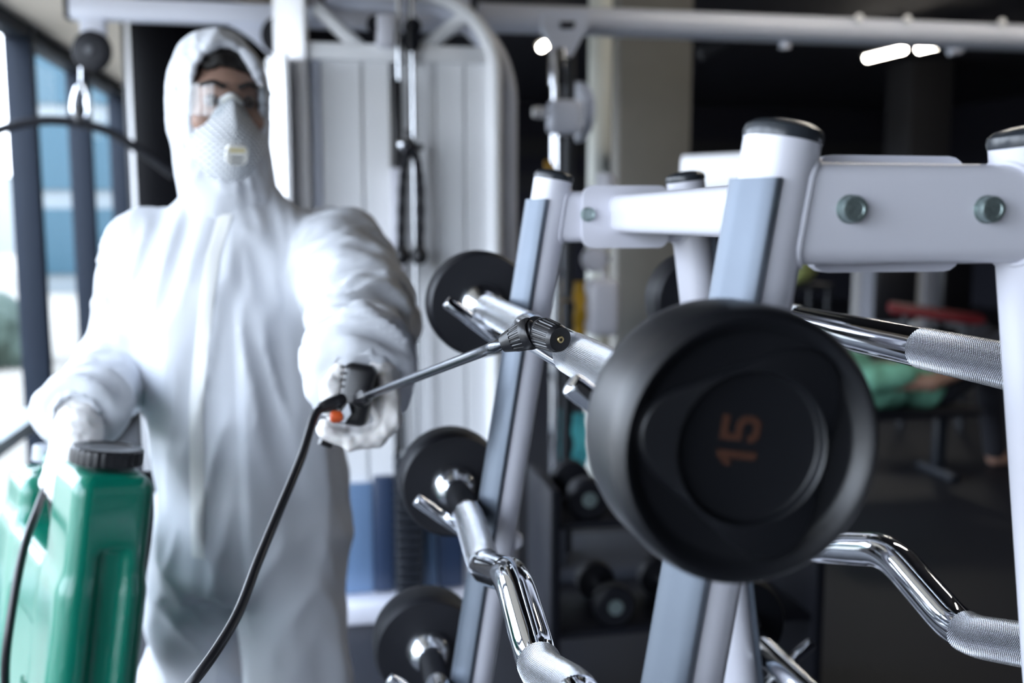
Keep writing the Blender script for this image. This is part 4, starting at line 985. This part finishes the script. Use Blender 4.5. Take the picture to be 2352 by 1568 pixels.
# swivelled nozzle head: ribbed collar, neck, ribbed cap, brass jet
lathe(g := G(), [(.0056, -.0125), (.0082, -.012), (.0098, -.006), (.0112, -.001), (.0114, -.0004), (.0118, .0005), (.0136, .0105), (.0139, .0115), (.0145, .0135), (.0147, .0175), (.0143, .0187), (.0118, .0188), (.0108, .017)], LB, ED, 120, rib(4, 5, 6, .075)); nz = obj('collar', g, 'black', ln, sharp=30)
nc_ = LB + ED * .0195; lathe(g := G(), [(.0105, -.004), (.0112, 0), (.0112, .002), (.009, .004), (.0095, .006), (.007, .008)], nc_, ED, 40); obj('neck_ring', g, 'black', nz)
CDIR = RGT * .50 - UPV * .20 - FWD * .84; CDIR /= np.linalg.norm(CDIR)
co = P(1245, 764, .885)
lathe(g := G(), [(.0085, -.012), (.010, -.008), (.010, -.003), (.0122, -.0025), (.0138, .000), (.0142, .003), (.0142, .004), (.0141, .006), (.0130, .0225), (.0124, .0255), (.0116, .0285), (.0106, .030), (.0098, .0296), (.0005, .0296)], co, CDIR, 120, rib(7, 8, 5, .075)); cp = obj('nozzle_cap', g, 'black', ln, sharp=30)
lathe(g := G(), [(.011, -.014), (.0128, -.013), (.0128, -.010), (.011, -.009), (.0095, -.008)], co, CDIR, 40); obj('lock_ring', g, 'black', cp)
lathe(g := G(), [(.0034, .0290), (.0034, .0306), (.0030, .0312), (.0014, .0312), (.0012, .0300), (.0005, .0300)], co, CDIR, 24); br = obj('brass_jet', g, 'brass', cp)
lathe(g := G(), [(.0012, .0300), (.0012, .0303), (.0003, .0304)], co, CDIR, 16); obj('jet_bore', g, 'hole', br)
tube(g := G(), [nc_ + ED * .004, co - CDIR * .010], .0085, 24); obj('swivel_neck', g, 'black', nz)

# ================================================================== dark end of the gym
def weight_machine(x, y, rz, lab, h=1.95, seat='vinyl', name='weight_machine'):
    t = thing(name, (x, y, 0), lab, 'gym machine', 'weight machines in the dark part of the gym'); o = np.array((x, y, 0))
    def bx(a, b, nm, m, bev=.01): return obj(nm, box(G(), o + np.array(a), o + np.array(b), bev), m, t)
    for s in (-.30, .26): bx((s, .3, 0), (s + .06, .36, h), 'upright', 'pale_paint')
    bx((-.30, .3, h - .07), (.32, .36, h), 'top_bar', 'pale_paint')
    bx((-.22, .28, .1), (.20, .38, h - .2), 'shroud', 'lav_paint')
    bx((-.34, -.5, 0), (.36, .42, .06), 'base', 'pale_paint')
    for i in range(6): bx((-.16, .16, .10 + .06 * i), (.14, .27, .15 + .06 * i), 'weight_plate', 'stack', .004)
    bx((-.20, -.35, .42), (.20, .05, .50), 'seat_pad', seat, .03); bx((-.04, -.2, .06), (.04, -.12, .42), 'seat_post', 'pale_paint')
    bx((-.19, .06, .55), (.19, .13, 1.25), 'back_pad', seat, .03)
    for s in (-1, 1): obj('handle', tube(G(), fillet([o + (s * .26, .3, 1.35), o + (s * .3, -.1, 1.30), o + (s * .3, -.3, 1.1)], .08), .018, 10), 'chrome', t)
    t.rotation_euler = (0, 0, rz); return t
weight_machine(3.95, 8.3, .2, 'pale weight machine, first seen under the white cross bar, in the dark gym')
weight_machine(5.0, 8.0, -.2, 'pale weight machine, second along under the white cross bar, beside the red bench')
weight_machine(6.05, 8.6, .2, 'pale weight machine nearest the right-hand rack leg in the dark gym', 1.7)
weight_machine(6.6, 10.6, .1, 'pale weight machine standing far back by the hidden concrete column', 2.0)
rb = thing('red_bench', (4.1, 6.6, 0), 'red padded bench in the dark gym beyond the knurled bar', 'bench')
ra_ = at(2040, 705, 'y', 6.4); rc_ = at(2260, 735, 'y', 6.1)
Mb = np.eye(3); d_ = (rc_ - ra_); l_ = np.linalg.norm(d_); d_ /= l_; u_, v_, _ = frame_from(d_); Mb = np.stack([d_, u_, v_], 1); m_ = (ra_ + rc_) / 2
box(g := G(), m_ - np.array((l_ / 2, .14, .035)), m_ + np.array((l_ / 2, .14, .035)), .03, 3, Mb); obj('pad', g, 'redpad', rb)
for q in (ra_ + d_ * .12, rc_ - d_ * .12):
    for s in (-.1, .1): obj('leg', tube(G(), [q + u_ * s, (q + u_ * s) * np.array((1, 1, 0))], .022, 10), 'stack', rb)
# person in a green shirt lying on a flat bench
bn = thing('flat_bench', (3.2, 5.05, 0), 'black flat bench under the person in the green shirt', 'bench')
box(g := G(), (2.45, 4.90, .36), (3.62, 5.20, .42), .02, 3); obj('pad', g, 'vinyl', bn)
for x in (2.6, 3.45):
    obj('leg', box(G(), (x - .03, 4.88, 0), (x + .03, 5.22, .05), .008), 'stack', bn); obj('upright', box(G(), (x - .03, 5.02, .05), (x + .03, 5.08, .36), .006), 'stack', bn)
B0 = np.array((0, 5.05, 0))
def lier(p):
    q = p - B0
    d = smin(ell(q, (2.62, 0, .53), (.12, .085, .10)), cone(q, (2.72, 0, .52), (2.82, 0, .53), .055, .06), .03)
    d = smin(d, ell(q, (3.02, 0, .54), (.25, .19, .115)), .05); d = smin(d, ell(q, (3.34, 0, .53), (.17, .17, .11)), .05)
    for s in (-1, 1):
        d = smin(d, chain(q, [np.array((3.42, .09 * s, .54)), np.array((3.78, .11 * s, .78)), np.array((3.90, .12 * s, .10))], [.085, .062, .045], .03), .03)
        d = smin(d, cone(q, (3.90, .12 * s, .05), (4.05, .12 * s, .045), .045, .035), .02)
        d = smin(d, chain(q, [np.array((2.90, .20 * s, .60)), np.array((3.20, .27 * s, .59)), np.array((3.52, .20 * s, .665)), np.array((3.64, .17 * s, .665))], [.055, .045, .033, .036], .02), .02)
    return d
ly = obj('person', sdf_g(lier, (2.45, 4.65, 0), (4.15, 5.45, .92), .022), 'skin', label='person in a green shirt lying on a bench far behind the rack', cat='person', sharp=0)
def shirt(p):
    q = p - B0; d = smin(ell(q, (3.02, 0, .54), (.265, .205, .128)), ell(q, (3.33, 0, .53), (.175, .185, .120)), .05)
    for s in (-1, 1): d = smin(d, cone(q, (2.90, .20 * s, .60), (3.06, .24 * s, .635), .072, .066), .02)
    return smax(d, q[:, 0] - 3.36, .02)
obj('shirt', sdf_g(shirt, (2.6, 4.7, .35), (3.6, 5.4, .78), .016, lambda v: .008 * ridge(v * np.array((14, 10, 10)), 5)), 'green_shirt', ly, sharp=0)
def trous(p):
    q = p - B0; d = smax(ell(q, (3.38, 0, .53), (.16, .185, .122)), 3.32 - q[:, 0], .02)
    for s in (-1, 1): d = smin(d, chain(q, [np.array((3.42, .09 * s, .54)), np.array((3.78, .11 * s, .78)), np.array((3.90, .12 * s, .10))], [.098, .075, .06], .03), .02)
    return d
obj('trousers', sdf_g(trous, (3.2, 4.7, .02), (4.1, 5.4, .92), .018), 'trouser', ly, sharp=0)
ellipsoid(g := G(), B0 + (2.585, 0, .545), (.115, .098, .10), 18, 12); obj('hair', g, 'hair', ly, sharp=0)
q = at(1838, 612, 'y', 7.4); ellipsoid(g := G(), q, (.13, .13, .13), 24, 16)
ball = thing('medicine_ball', tuple(q - (0, 0, .13)), 'lime green ball on a dark stand beside the near rack post', 'exercise ball'); obj('ball', g, 'lime', ball, sharp=0)
tor = G(); lathe(tor, [(.128, -.006), (.1325, 0), (.128, .006)], q, (0, 0, 1), 24); obj('seam', tor, 'stack', ball)
stn = thing('ball_stand', (q[0], q[1], 0), 'dark stand carrying the lime green ball', 'stand')
obj('shelf', box(G(), (q[0] - .2, q[1] - .18, q[2] - .17), (q[0] + .2, q[1] + .18, q[2] - .13), .01), 'stack', stn)
for sx in (-.17, .17):
    for sy in (-.15, .15): obj('leg', tube(G(), [(q[0] + sx, q[1] + sy, 0), (q[0] + sx, q[1] + sy, q[2] - .15)], .02, 10), 'stack', stn)

# white machine whose rounded head shows behind the rack top
wm = thing('white_machine', (1.22, 2.3, 0), 'white machine with a rounded head beam rising behind the rack top', 'gym machine')
a, b = at(1573, 440, 'y', 2.60), at(1573, 355, 'y', 2.60); d_ = np.array((.64, -.77, 0)) ; n_ = np.array((-.77, -.64, 0))
e = a + d_ * .27
prism(g := G(), [n_ * p_ + np.array((0, 0, 1)) * q_ for p_, q_ in rrect(.05, b[2] - a[2], .018)], np.array((a[0], a[1], (a[2] + b[2]) / 2)), np.array((e[0], e[1], (a[2] + b[2]) / 2))); obj('head_beam', g, 'gloss_white', wm)
for t_, w_ in ((.19, .05),):
    q = a + d_ * t_; prism(g := G(), [n_ * p_ * .9 + d_ * q_ for p_, q_ in rrect(.05, .12, .01)], np.array((q[0], q[1], .05)), np.array((q[0], q[1], a[2] + .02))); obj('upright', g, 'gloss_white', wm)
box(g := G(), (q[0] - .12, q[1] - .2, 0), (q[0] + .10, q[1] + .10, .05), .012, 3); obj('foot', g, 'white_paint', wm)

# dumbbells on a low dark rack, seen between the rack legs
dr = thing('dumbbell_rack', (.86, 2.75, 0), 'low dark dumbbell rack on the floor behind the barbell rack', 'dumbbell rack')
for z in (.30, .62):
    obj('shelf', box(G(), (.62, 2.62, z - .02), (1.42, 2.90, z), .006), 'black_matte', dr)
for x in (.60, 1.40): obj('side_plate', box(G(), (x, 2.60, 0), (x + .03, 2.92, .72), .006), 'black_matte', dr)
def dumbbell(x, z, lab):
    t = thing('dumbbell', (x, 2.76, z), lab, 'dumbbell', 'dumbbells on the low rack')
    obj('handle', tube(G(), [(x, 2.66, z + .06), (x, 2.86, z + .06)], .015, 14), 'chrome', t)
    for y, s in ((2.69, -1), (2.83, 1)):
        h = obj('weight_head', lathe(G(), [(.02, 0), (.058, .004), (.06, .01), (.06, .05), (.052, .058), (.02, .058)], (x, y, z + .06), (0, s, 0), 28), 'rubber_far', t)
        obj('end_disc', lathe(G(), [(.022, .055), (.022, .061), (.001, .062)], (x, y, z + .06), (0, s, 0), 20), 'zinc', h)
for i, (x, z, n_) in enumerate(((.72, .62, 'upper shelf, nearest the far rack post'), (.90, .62, 'upper shelf, middle of its row'), (1.08, .62, 'upper shelf, hard by the white rack leg'), (.80, .30, 'lower shelf, nearer the far rack post'), (1.0, .30, 'lower shelf, hard by the white rack leg'))):
    dumbbell(x, z, 'black dumbbell with chrome ends on the ' + n_)
